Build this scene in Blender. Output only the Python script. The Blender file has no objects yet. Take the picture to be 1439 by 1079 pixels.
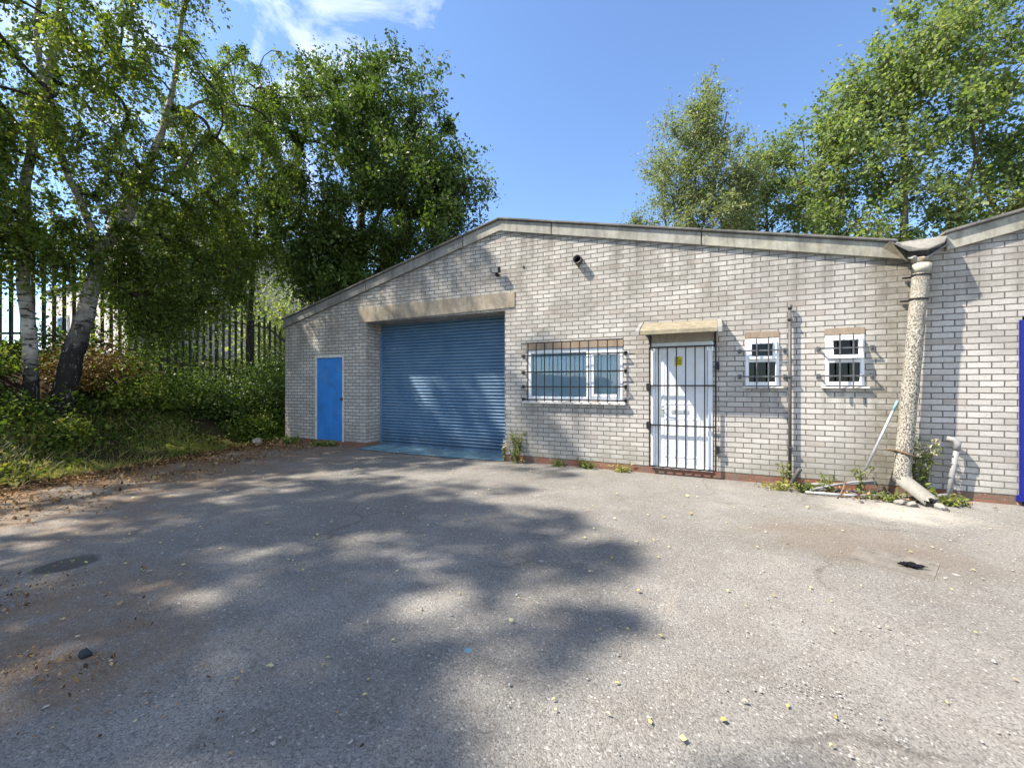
import bpy, bmesh, math, random
import numpy as np
from mathutils import Vector, Matrix
R = math.radians
S = bpy.context.scene
COL = S.collection

# ------------------------------------------------------------------ camera, sky, sun, exposure
cam_d = bpy.data.cameras.new('camera')
cam = bpy.data.objects.new('camera', cam_d); COL.objects.link(cam)
cam.location = (0, -6.97, 1.43)
cam.rotation_euler = (R(90), 0, R(25.27))
cam_d.sensor_width = 36; cam_d.lens = 14.385; cam_d.shift_y = 0.001
cam_d.clip_end = 2000; cam_d.clip_start = 0.05
S.camera = cam

SUN_TO = Vector((-0.858, -0.50, 1.23)).normalized()
elev = math.asin(SUN_TO.z)
azim = math.atan2(SUN_TO.x, SUN_TO.y)          # clockwise from +Y
S.view_settings.view_transform = 'Standard'
S.view_settings.look = 'None'
S.view_settings.exposure = 1.58
S.view_settings.gamma = 1.0

world = bpy.data.worlds.new('World'); S.world = world
world.use_nodes = True
wn = world.node_tree; wn.nodes.clear()
def W(t, **k):
    n = wn.nodes.new(t)
    for a, b in k.items(): setattr(n, a, b)
    return n
w_out = W('ShaderNodeOutputWorld'); w_bg = W('ShaderNodeBackground')
w_sky = W('ShaderNodeTexSky', sky_type='NISHITA')
w_sky.sun_disc = False; w_sky.sun_elevation = elev; w_sky.sun_rotation = azim % (2*math.pi)
w_sky.air_density = 0.9; w_sky.dust_density = 0.25; w_sky.ozone_density = 5.0
w_bg.inputs['Strength'].default_value = 0.108
w_tc = W('ShaderNodeTexCoord')
w_map = W('ShaderNodeMapping'); w_map.inputs['Scale'].default_value = (1.0, 1.0, 2.6)
w_n1 = W('ShaderNodeTexNoise'); w_n1.inputs['Scale'].default_value = 4.2; w_n1.inputs['Detail'].default_value = 9
w_n1.inputs['Roughness'].default_value = 0.62; w_n1.inputs['Distortion'].default_value = 0.5
w_dot = W('ShaderNodeVectorMath', operation='DOT_PRODUCT')
w_dot.inputs[1].default_value = Vector((-0.74, 0.42, 0.56)).normalized()
w_mask = W('ShaderNodeMapRange'); w_mask.inputs['From Min'].default_value = 0.80; w_mask.inputs['From Max'].default_value = 0.98
w_add = W('ShaderNodeMath', operation='MULTIPLY_ADD'); w_add.inputs[1].default_value = 0.42; 
w_th = W('ShaderNodeMapRange'); w_th.inputs['From Min'].default_value = 0.87; w_th.inputs['From Max'].default_value = 1.16
w_th.inputs['To Max'].default_value = 0.85
w_mix = W('ShaderNodeMix', data_type='RGBA'); w_mix.inputs[7].default_value = (5.6, 5.8, 6.1, 1)
L = wn.links.new
w_fill_dot = W('ShaderNodeVectorMath', operation='DOT_PRODUCT'); w_fill_dot.inputs[1].default_value = Vector((0.70, -0.60, 0.80)).normalized()
w_fill_mask = W('ShaderNodeMapRange'); w_fill_mask.inputs['From Min'].default_value = 0.25; w_fill_mask.inputs['From Max'].default_value = 0.85; w_fill_mask.inputs['To Max'].default_value = 1.3  # unseen bright cloud behind the camera, added as neutral fill light
w_mx = W('ShaderNodeMath', operation='MAXIMUM')
L(w_tc.outputs['Generated'], w_map.inputs[0]); L(w_map.outputs[0], w_n1.inputs['Vector'])
L(w_tc.outputs['Generated'], w_dot.inputs[0]); L(w_dot.outputs['Value'], w_mask.inputs['Value'])
L(w_tc.outputs['Generated'], w_fill_dot.inputs[0]); L(w_fill_dot.outputs['Value'], w_fill_mask.inputs['Value'])
L(w_mask.outputs[0], w_mx.inputs[0]); L(w_fill_mask.outputs[0], w_mx.inputs[1]); L(w_mx.outputs[0], w_add.inputs[0]); L(w_n1.outputs['Fac'], w_add.inputs[2]); L(w_add.outputs[0], w_th.inputs['Value'])
L(w_th.outputs[0], w_mix.inputs[0]); L(w_sky.outputs[0], w_mix.inputs[6])
L(w_mix.outputs[2], w_bg.inputs['Color']); L(w_bg.outputs[0], w_out.inputs[0])

sun_d = bpy.data.lights.new('sun', 'SUN'); sun_d.energy = 4.1; sun_d.angle = R(0.9); sun_d.color = (1.0, 0.915, 0.785)
sun = bpy.data.objects.new('sun', sun_d); COL.objects.link(sun)
sun.rotation_euler = (-SUN_TO).to_track_quat('-Z', 'Y').to_euler()
sun.location = SUN_TO * 60

# ------------------------------------------------------------------ materials
class Mat:
    def __init__(s, name, rough=0.8, spec=0.3, metal=0.0):
        s.m = bpy.data.materials.new(name); s.m.use_nodes = True
        s.t = s.m.node_tree; s.b = s.t.nodes['Principled BSDF']; s.o = s.t.nodes['Material Output']
        s.b.inputs['Roughness'].default_value = rough; s.b.inputs['Metallic'].default_value = metal
        s.b.inputs['Specular IOR Level'].default_value = spec
        s._tc = None
    def n(s, t, ins=None, **k):
        x = s.t.nodes.new(t)
        for a, b in k.items(): setattr(x, a, b)
        for a, b in (ins or {}).items():
            if hasattr(b, 'is_linked') or hasattr(b, 'links'): s.t.links.new(b, x.inputs[a])
            else: x.inputs[a].default_value = b
        return x
    def obj(s):
        if not s._tc: s._tc = s.n('ShaderNodeTexCoord')
        return s._tc.outputs['Object']
    def math(s, op, a, b=0.0, c=0.0, clamp=False):
        return s.n('ShaderNodeMath', {0: a, 1: b, 2: c}, operation=op, use_clamp=clamp).outputs[0]
    def noise(s, scale, detail=4, rough=0.55, vec=None, dist=0.0):
        return s.n('ShaderNodeTexNoise', {'Vector': vec or s.obj(), 'Scale': scale, 'Detail': detail, 'Roughness': rough, 'Distortion': dist}).outputs['Fac']
    def ramp(s, v, a, b, lo=0.0, hi=1.0):
        return s.n('ShaderNodeMapRange', {'Value': v, 'From Min': a, 'From Max': b, 'To Min': lo, 'To Max': hi}, clamp=True).outputs[0]
    def mix(s, f, a, b, mode='MIX'):
        x = s.n('ShaderNodeMix', data_type='RGBA', blend_type=mode)
        for i, v in ((0, f), (6, a), (7, b)):
            if hasattr(v, 'links'): s.t.links.new(v, x.inputs[i])
            else: x.inputs[i].default_value = v if i == 0 else (*v[:3], 1)
        return x.outputs[2]
    def scale(s, v, sc):
        return s.n('ShaderNodeMapping', {0: v, 3: sc}).outputs[0]
    def col(s, c):
        if hasattr(c, 'links'): s.t.links.new(c, s.b.inputs['Base Color'])
        else: s.b.inputs['Base Color'].default_value = (*c, 1)
        return s
    def bump(s, h, st=0.3, d=0.01):
        x = s.n('ShaderNodeBump', {'Height': h, 'Strength': st, 'Distance': d}); s.t.links.new(x.outputs[0], s.b.inputs['Normal']); return s
    def sep(s, v):
        return s.n('ShaderNodeSeparateXYZ', {0: v}).outputs

def simple(name, c, rough=0.7, spec=0.3, metal=0.0, var=0.25, sc=6.0, bump=0.15, dirt=None, bsc=60):
    m = Mat(name, rough, spec, metal)
    n1 = m.noise(sc, 6, 0.65)
    k = m.ramp(n1, 0.3, 0.7, 1-var, 1+var*0.6)
    c0 = m.n('ShaderNodeRGB'); c0.outputs[0].default_value = (*c, 1)
    cc = m.n('ShaderNodeVectorMath', {0: c0.outputs[0]}, operation='SCALE'); m.t.links.new(k, cc.inputs['Scale'])
    o = cc.outputs[0]
    if dirt:
        f = m.ramp(m.noise(sc*0.7, 8, 0.7, dist=0.6), 0.52, 0.72, 0, dirt[1])
        o = m.mix(f, o, dirt[0])
    m.col(o)
    if bump: m.bump(m.noise(bsc, 4, 0.6), bump, 0.004)
    return m.m

def brick_mat(name, u0, warm=1.0, drip=True):
    m = Mat(name, 0.88, 0.2)
    o = m.obj(); x, y, z = m.sep(o)[0:3]
    g = m.n('ShaderNodeNewGeometry'); nx = m.math('ABSOLUTE', m.sep(g.outputs['True Normal'])[0])
    side = m.math('GREATER_THAN', nx, 0.5)
    uu = m.math('ADD', m.math('MULTIPLY', x, m.math('SUBTRACT', 1.0, side)), m.math('MULTIPLY', y, side))
    uu = m.math('ADD', uu, 40 + u0); vv = m.math('ADD', z, 0.076*20 - 0.115)
    v = m.n('ShaderNodeCombineXYZ', {0: uu, 1: vv, 2: 0.0}).outputs[0]
    wob = m.n('ShaderNodeTexNoise', {'Vector': o, 'Scale': 9.0, 'Detail': 3.0})
    wv = m.n('ShaderNodeVectorMath', {0: wob.outputs['Color'], 1: (0.5, 0.5, 0.5)}, operation='SUBTRACT').outputs[0]
    wv = m.n('ShaderNodeVectorMath', {0: wv, 1: (0.012, 0.010, 0)}, operation='MULTIPLY').outputs[0]
    v = m.n('ShaderNodeVectorMath', {0: v, 1: wv}, operation='ADD').outputs[0]
    def br(c1, c2, mo, ms):
        return m.n('ShaderNodeTexBrick', {'Vector': v, 'Color1': c1, 'Color2': c2, 'Mortar': mo, 'Scale': 1.0, 'Mortar Size': ms,
              'Mortar Smooth': 0.12, 'Bias': 0.0, 'Brick Width': 0.219, 'Row Height': 0.076}, offset=0.5, offset_frequency=2)
    a = br((0.650, 0.617, 0.565, 1), (0.445, 0.420, 0.380, 1), (0.036, 0.032, 0.027, 1), 0.0068)
    rnd = br((0, 0, 0, 1), (1, 1, 1, 1), (0.5, 0.5, 0.5, 1), 0.0)
    base = a.outputs['Color']
    # a few pinker and a few darker bricks
    r = m.sep(rnd.outputs['Color'])[0]
    base = m.mix(m.ramp(r, 0.90, 0.97, 0, 0.45), base, (0.44, 0.355, 0.30), 'MIX')
    base = m.mix(m.math('MULTIPLY', m.ramp(r, 0.10, 0.04, 0, 0.5), m.math('SUBTRACT', 1.0, a.outputs['Fac'])), base, (0.33, 0.31, 0.28))
    # fired-face mottling inside each brick, streaky along its length
    ms = m.noise(1.0, 6, 0.7, m.scale(o, (30, 30, 90)))
    base = m.mix(m.ramp(ms, 0.44, 0.70, 0, 0.58), base, (0.30, 0.275, 0.25))
    fine = m.noise(160, 3, 0.6)
    base = m.mix(m.ramp(fine, 0.35, 0.75, 0.0, 0.4), base, (0.34, 0.32, 0.29))
    flk = m.noise(34, 6, 0.75, dist=0.5)
    base = m.mix(m.ramp(flk, 0.55, 0.68, 0, 0.55), base, (0.20, 0.18, 0.15))
    # large soft grime, damp near the ground, streaks under the coping
    big = m.noise(0.9, 7, 0.62)
    base = m.mix(m.ramp(big, 0.44, 0.68, 0, 0.55), base, (0.20, 0.185, 0.165))
    st = m.noise(1.0, 5, 0.6, m.scale(o, (5.5, 5.5, 0.35)))
    topz = m.math('SUBTRACT', 4.40, m.math('MULTIPLY', m.math('ABSOLUTE', m.math('ADD', x, 3.55)), 0.233))
    if not drip: topz = m.math('ADD', 3.0, m.math('MULTIPLY', m.math('SUBTRACT', x, 2.5), 0.23))
    below = m.math('SUBTRACT', topz, z)
    f = m.math('MULTIPLY', m.ramp(below, 0.0, 1.1, 1, 0), m.ramp(st, 0.46, 0.66, 0, 0.65))
    base = m.mix(f, base, (0.13, 0.12, 0.105))
    low = m.math('MULTIPLY', m.ramp(z, 0.05, 0.8, 1, 0), m.ramp(m.noise(2.4, 6, 0.65), 0.34, 0.60, 0.05, 0.7))
    base = m.mix(low, base, (0.22, 0.21, 0.17))
    # run-off streaks below the sills and the canopy
    run = m.noise(1.0, 6, 0.65, m.scale(o, (11, 11, 0.6)))
    for xa_, xb_, zt, ln in ((-3.05, -1.2, 1.10, 0.8), (0.45, 1.05, 1.39, 0.6), (1.40, 2.02, 1.39, 0.6), (-7.2, -3.2, 3.0, 0.4)):
        inx = m.math('MULTIPLY', m.ramp(x, xa_-0.08, xa_+0.08), m.ramp(x, xb_-0.08, xb_+0.08, 1, 0))
        inz = m.math('MULTIPLY', m.ramp(z, zt-ln, zt, 0, 1), m.math('LESS_THAN', z, zt))
        base = m.mix(m.math('MULTIPLY', m.math('MULTIPLY', inx, inz), m.ramp(run, 0.42, 0.62, 0.08, 0.6)), base, (0.16, 0.15, 0.13))
    # algae beside the leaking downpipe
    dx = m.math('ABSOLUTE', m.math('SUBTRACT', x, m.math('ADD', 2.12, m.math('MULTIPLY', z, 0.05))))
    leak = m.math('MULTIPLY', m.ramp(dx, 0.04, 0.42, 1, 0), m.ramp(m.noise(4.0, 6, 0.7), 0.34, 0.60, 0.12, 0.75))
    base = m.mix(leak, base, (0.15, 0.135, 0.095))
    smo = m.math('MULTIPLY', m.ramp(m.noise(1.4, 7, 0.7, dist=0.8), 0.46, 0.64, 0, 0.6), m.ramp(z, 1.9, 2.9, 0, 1))
    base = m.mix(smo, base, (0.17, 0.155, 0.125))
    m.col(base)
    h = m.math('ADD', m.math('MULTIPLY', m.math('SUBTRACT', 1.0, a.outputs['Fac']), 1.0), m.math('MULTIPLY', ms, 0.35))
    h = m.math('ADD', h, m.math('MULTIPLY', fine, 0.18))
    m.bump(h, 0.75, 0.010)
    return m.m

def red_brick():
    m = Mat('red_engineering_brick', 0.85, 0.2)
    o = m.obj(); x, y, z = m.sep(o)[0:3]
    v = m.n('ShaderNodeCombineXYZ', {0: m.math('ADD', x, 40.07), 1: m.math('ADD', z, 0.076*20 - 0.115), 2: 0.0}).outputs[0]
    a = m.n('ShaderNodeTexBrick', {'Vector': v, 'Color1': (0.31, 0.115, 0.070, 1), 'Color2': (0.20, 0.080, 0.055, 1), 'Mortar': (0.16, 0.12, 0.09, 1), 'Scale': 1.0,
        'Mortar Size': 0.005, 'Mortar Smooth': 0.3, 'Brick Width': 0.219, 'Row Height': 0.076}, offset=0.5)
    c = m.mix(m.ramp(m.noise(4, 7, 0.7), 0.42, 0.6, 0, 0.85), a.outputs['Color'], (0.15, 0.125, 0.095))
    c = m.mix(m.ramp(m.noise(14, 5, 0.7), 0.62, 0.70, 0, 0.7), c, (0.50, 0.36, 0.28))
    m.col(c).bump(m.math('SUBTRACT', m.noise(60, 4), a.outputs['Fac']), 0.6, 0.008)
    return m.m

def concrete(name, c, dark=(0.09, 0.085, 0.075), amt=0.75, warm=None):
    m = Mat(name, 0.92, 0.15)
    o = m.obj()
    f1 = m.ramp(m.noise(2.2, 8, 0.68), 0.40, 0.66, 0, amt)
    b = m.mix(f1, c, dark)
    f2 = m.ramp(m.noise(1.0, 6, 0.7, m.scale(o, (14, 14, 2.5))), 0.48, 0.70, 0, 0.55)
    b = m.mix(f2, b, (dark[0]*0.8, dark[1]*0.8, dark[2]*0.8))
    f3 = m.ramp(m.noise(38, 5, 0.7), 0.42, 0.72, 0, 0.4)
    b = m.mix(f3, b, (c[0]*0.55, c[1]*0.53, c[2]*0.48))
    if warm: b = m.mix(m.ramp(m.noise(7, 6, 0.7), 0.52, 0.66, 0, 0.6), b, warm)
    m.col(b).bump(m.noise(70, 6, 0.7), 0.45, 0.006)
    return m.m

def tarmac_mat():
    m = Mat('weathered_tarmac', 0.93, 0.12)
    o = m.obj(); x, y, z = m.sep(o)[0:3]
    vo = m.n('ShaderNodeTexVoronoi', {'Vector': o, 'Scale': 125.0}); vc = m.sep(vo.outputs['Color'])[0]
    vo2 = m.n('ShaderNodeTexVoronoi', {'Vector': o, 'Scale': 62.0}); vc2 = m.sep(vo2.outputs['Color'])[1]
    big = m.noise(0.55, 7, 0.62, dist=0.4); mid = m.noise(3.2, 7, 0.68)
    base = m.mix(m.ramp(big, 0.36, 0.66), (0.166, 0.160, 0.149), (0.238, 0.228, 0.211))
    base = m.mix(m.ramp(mid, 0.42, 0.70, 0, 0.45), base, (0.130, 0.113, 0.092))
    base = m.mix(m.ramp(m.noise(1.4, 6, 0.7, dist=1.0), 0.57, 0.70, 0, 0.5), base, (0.29, 0.265, 0.23))
    # aggregate: dark and pale chips
    base = m.mix(m.ramp(vc, 0.80, 0.95, 0, 0.5), base, (0.30, 0.288, 0.265))
    base = m.mix(m.ramp(vc, 0.34, 0.15, 0, 0.55), base, (0.075, 0.071, 0.066))
    base = m.mix(m.math('MULTIPLY', m.ramp(vc2, 0.90, 0.95, 0, 0.8), m.ramp(vo2.outputs['Distance'], 0.50, 0.30)), base, (0.36, 0.345, 0.32))
    # rotted leaf mould creeping in from the bank, patchy
    ex = m.math('SUBTRACT', m.math('MULTIPLY', m.math('ADD', y, 4.95), -0.264), 8.6)
    s = m.math('SUBTRACT', x, ex)
    s = m.math('ADD', s, m.math('MULTIPLY', m.math('SUBTRACT', m.noise(0.7, 6, 0.65), 0.5), 3.2))
    near = m.math('MULTIPLY', m.ramp(s, 0.4, 4.2, 1, 0), m.ramp(m.noise(1.9, 7, 0.72, dist=0.6), 0.38, 0.54, 0.2, 0.95))
    d2 = m.math('ADD', m.math('MULTIPLY', m.math('ADD', x, 3.6), m.math('ADD', x, 3.6)), m.math('MULTIPLY', m.math('MULTIPLY', m.math('ADD', y, 6.15), m.math('ADD', y, 6.15)), 1.4))
    d2 = m.math('ADD', d2, m.math('MULTIPLY', m.math('SUBTRACT', m.noise(1.1, 6, 0.7), 0.5), 4.5))
    near = m.math('MAXIMUM', near, m.math('MULTIPLY', m.ramp(d2, 0.2, 1.8, 1, 0), m.ramp(m.noise(5.0, 7, 0.75), 0.36, 0.54, 0.08, 0.55)))
    mould = m.mix(m.noise(9, 6, 0.75), (0.060, 0.038, 0.022), (0.33, 0.20, 0.10))
    base = m.mix(near, base, mould)
    # pale silt washed out below the leaking downpipe, browner damp patch beyond
    px = m.math('SUBTRACT', x, 1.95); py = m.math('ADD', y, 0.95)
    d3 = m.math('ADD', m.math('MULTIPLY', px, px), m.math('MULTIPLY', m.math('MULTIPLY', py, py), 2.2))
    d3 = m.math('ADD', d3, m.math('MULTIPLY', m.math('SUBTRACT', m.noise(2.2, 7, 0.7), 0.5), 1.6))
    base = m.mix(m.ramp(d3, 0.0, 0.6, 0.5, 0), base, (0.46, 0.43, 0.385))
    qx = m.math('SUBTRACT', x, 1.2); qy = m.math('ADD', y, 2.3)
    d4 = m.math('ADD', m.math('MULTIPLY', qx, qx), m.math('MULTIPLY', m.math('MULTIPLY', qy, qy), 2.0))
    d4 = m.math('ADD', d4, m.math('MULTIPLY', m.math('SUBTRACT', m.noise(1.8, 7, 0.7), 0.5), 2.4))
    base = m.mix(m.ramp(d4, 0.0, 1.2, 0.55, 0), base, (0.135, 0.105, 0.080))
    # the dark oil patch near the bank
    ox = m.math('ADD', x, 4.61); oy = m.math('ADD', y, 5.53)
    d5 = m.math('ADD', m.math('MULTIPLY', m.math('MULTIPLY', ox, ox), 22.0), m.math('MULTIPLY', m.math('MULTIPLY', oy, oy), 16.0))
    d5 = m.math('ADD', d5, m.math('MULTIPLY', m.math('SUBTRACT', m.noise(4.0, 5, 0.6), 0.5), 0.9))
    base = m.mix(m.ramp(d5, 0.45, 0.75, 0.7, 0), base, (0.045, 0.042, 0.038))
    # flecks of blue and white paint
    pf = m.n('ShaderNodeTexVoronoi', {'Vector': o, 'Scale': 1.7}); pc = m.sep(pf.outputs['Color'])
    dd = m.math('ADD', pf.outputs['Distance'], m.math('MULTIPLY', m.math('SUBTRACT', m.noise(26, 3), 0.5), 0.05))
    base = m.mix(m.math('MULTIPLY', m.math('GREATER_THAN', pc[0], 0.90), m.ramp(dd, 0.045, 0.03, 0, 0.6)), base, (0.45, 0.44, 0.42))
    base = m.mix(m.math('MULTIPLY', m.math('LESS_THAN', pc[0], 0.04), m.ramp(dd, 0.04, 0.03, 0, 0.7)), base, (0.12, 0.30, 0.40))
    # fine cracks
    cr = m.n('ShaderNodeTexVoronoi', {'Vector': m.n('ShaderNodeVectorMath', {0: o, 1: m.n('ShaderNodeVectorMath', {0: m.n('ShaderNodeTexNoise', {'Vector': o, 'Scale': 1.5, 'Detail': 5.0}).outputs['Color'], 1: (0.9, 0.9, 0)}, operation='MULTIPLY').outputs[0]}, operation='ADD').outputs[0], 'Scale': 0.42}, feature='DISTANCE_TO_EDGE')
    base = m.mix(m.math('MULTIPLY', m.ramp(cr.outputs['Distance'], 0.003, 0.010, 0.35, 0), m.ramp(m.noise(0.8, 3), 0.45, 0.60)), base, (0.05, 0.045, 0.04))
    m.col(base)
    h = m.math('ADD', m.math('MULTIPLY', vo.outputs['Distance'], -0.9), m.math('MULTIPLY', mid, 0.8))
    m.bump(h, 0.6, 0.007)
    return m.m

def leaf_mat(name, pal, trans=0.32, rough=0.55, spec=0.25):
    """pal: colours blended by the per-leaf attribute 'tint'"""
    m = Mat(name, rough, spec)
    at = m.n('ShaderNodeAttribute', attribute_name='tint')
    cr = m.n('ShaderNodeValToRGB'); m.t.links.new(at.outputs['Fac'], cr.inputs[0])
    el = cr.color_ramp.elements
    while len(el) < len(pal): el.new(0.5)
    for i, c in enumerate(pal): el[i].position = i/(len(pal)-1); el[i].color = (*c, 1)
    m.col(cr.outputs[0])
    tr = m.n('ShaderNodeBsdfTranslucent'); 
    tc = m.mix(1.0, cr.outputs[0], (1.25, 1.35, 0.55), 'MULTIPLY'); m.t.links.new(tc, tr.inputs['Color'])
    mx = m.n('ShaderNodeMixShader', {0: trans}); m.t.links.new(m.b.outputs[0], mx.inputs[1]); m.t.links.new(tr.outputs[0], mx.inputs[2])
    m.t.links.new(mx.outputs[0], m.o.inputs[0])
    return m.m

def birch_bark(name, z0, z1):
    m = Mat(name, 0.8, 0.2)
    o = m.obj(); z = m.sep(o)[2]
    b = m.mix(m.ramp(m.noise(6, 6, 0.6), 0.35, 0.7), (0.50, 0.47, 0.41), (0.24, 0.22, 0.19))
    ban = m.noise(1.0, 5, 0.7, m.scale(o, (3.4, 3.4, 13.0)), 0.9)
    b = m.mix(m.ramp(ban, 0.535, 0.575, 0, 0.97), b, (0.025, 0.022, 0.020))
    fis = m.noise(1.0, 6, 0.75, m.scale(o, (16, 16, 5.0)), 1.2)
    lowz = m.ramp(m.math('ADD', z, m.math('MULTIPLY', m.noise(2.5, 5), 1.6)), z0, z1, 1, 0)
    b = m.mix(m.math('MULTIPLY', lowz, m.ramp(fis, 0.34, 0.43)), b, (0.022, 0.019, 0.016))
    hi = m.ramp(z, 6.0, 9.5, 0, 0.5)
    b = m.mix(hi, b, (0.16, 0.14, 0.12))
    m.col(b).bump(fis, 0.8, 0.03)
    return m.m

def bark(name, a, b2):
    m = Mat(name, 0.9, 0.1)
    f = m.noise(1.0, 7, 0.7, m.scale(m.obj(), (14, 14, 3.0)), 0.6)
    m.col(m.mix(m.ramp(f, 0.35, 0.65), a, b2)).bump(f, 0.8, 0.02)
    return m.m

def pebbledash():
    m = Mat('exposed_aggregate_pipe', 0.9, 0.15)
    o = m.obj()
    v = m.n('ShaderNodeTexVoronoi', {'Vector': m.n('ShaderNodeVectorMath', {0: m.scale(o, (1, 1, 0.75)), 1: m.n('ShaderNodeVectorMath', {0: m.n('ShaderNodeTexNoise', {'Vector': o, 'Scale': 45.0, 'Detail': 2.0}).outputs['Color'], 1: (0.03, 0.03, 0.03)}, operation='MULTIPLY').outputs[0]}, operation='ADD').outputs[0], 'Scale': 84.0})
    c = m.sep(v.outputs['Color'])
    b = m.mix(m.ramp(c[0], 0.25, 0.9), (0.30, 0.275, 0.235), (0.52, 0.485, 0.42))
    nz = m.noise(66, 3, 0.62, m.scale(o, (1, 1, 0.7)))
    b = m.mix(m.math('MULTIPLY', m.ramp(nz, 0.50, 0.57, 0, 0.85), m.ramp(m.math('ADD', m.sep(o)[2], m.noise(5, 4)), 3.05, 2.6, 0.12, 1)), b, (0.055, 0.051, 0.048))
    b = m.mix(m.ramp(m.noise(3, 6, 0.7), 0.42, 0.66, 0, 0.7), b, (0.30, 0.28, 0.22))
    m.col(b).bump(m.math('SUBTRACT', m.math('MULTIPLY', v.outputs['Distance'], -0.7), m.ramp(nz, 0.55, 0.64)), 0.9, 0.012)
    return m.m

def shutter_mat():
    m = Mat('blue_shutter_paint', 0.42, 0.4)
    o = m.obj()
    b = m.mix(m.ramp(m.noise(1.3, 7, 0.65), 0.35, 0.7), (0.080, 0.165, 0.275), (0.140, 0.235, 0.340))
    z = m.sep(o)[2]
    sc = m.noise(1.0, 7, 0.75, m.scale(o, (2.5, 1, 16)))
    b = m.mix(m.ramp(sc, 0.56, 0.70, 0, 0.55), b, (0.25, 0.34, 0.42))
    b = m.mix(m.ramp(m.noise(1.0, 7, 0.8, m.scale(o, (6, 1, 30))), 0.67, 0.72, 0, 0.85), b, (0.03, 0.04, 0.06))
    low = m.math('MULTIPLY', m.ramp(z, 0.0, 0.55, 1, 0), m.ramp(m.noise(3, 6, 0.7), 0.35, 0.65, 0.1, 0.8))
    b = m.mix(low, b, (0.055, 0.065, 0.072))
    m.col(b)
    m.t.links.new(m.ramp(m.noise(5, 5), 0.3, 0.7, 0.32, 0.6), m.b.inputs['Roughness'])
    return m.m

def glass_mat(name, tint, refl=0.10, clear=0.82):
    m = Mat(name)
    tr = m.n('ShaderNodeBsdfTransparent', {'Color': (*[c*clear for c in tint], 1)})
    gl = m.n('ShaderNodeBsdfGlossy', {'Roughness': 0.03, 'Color': (0.9, 0.95, 1, 1)})
    lw = m.n('ShaderNodeLayerWeight', {'Blend': 0.14})
    f = m.math('ADD', m.math('MULTIPLY', lw.outputs['Fresnel'], 0.7), refl, clamp=True)
    mx = m.n('ShaderNodeMixShader', {0: f}); m.t.links.new(tr.outputs[0], mx.inputs[1]); m.t.links.new(gl.outputs[0], mx.inputs[2])
    m.t.links.new(mx.outputs[0], m.o.inputs[0])
    return m.m

def soil_mat():
    m = Mat('bank_soil', 0.95, 0.1)
    b = m.mix(m.noise(5, 7, 0.75), (0.022, 0.017, 0.011), (0.085, 0.058, 0.034))
    b = m.mix(m.ramp(m.noise(1.1, 5), 0.45, 0.65), b, (0.040, 0.050, 0.020))
    m.col(b).bump(m.noise(14, 7, 0.7), 0.9, 0.05)
    return m.m

def field_mat():
    m = Mat('rough_grass_ground', 0.95, 0.1)
    m.col(m.mix(m.noise(0.6, 7, 0.7), (0.05, 0.075, 0.022), (0.13, 0.14, 0.06))).bump(m.noise(9, 6), 0.6, 0.05)
    return m.m

def litter_mat():
    return leaf_mat('leaf_litter', [(0.05, 0.030, 0.018), (0.14, 0.075, 0.035), (0.30, 0.17, 0.075), (0.42, 0.30, 0.15)], 0.08, 0.85, 0.1)

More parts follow.
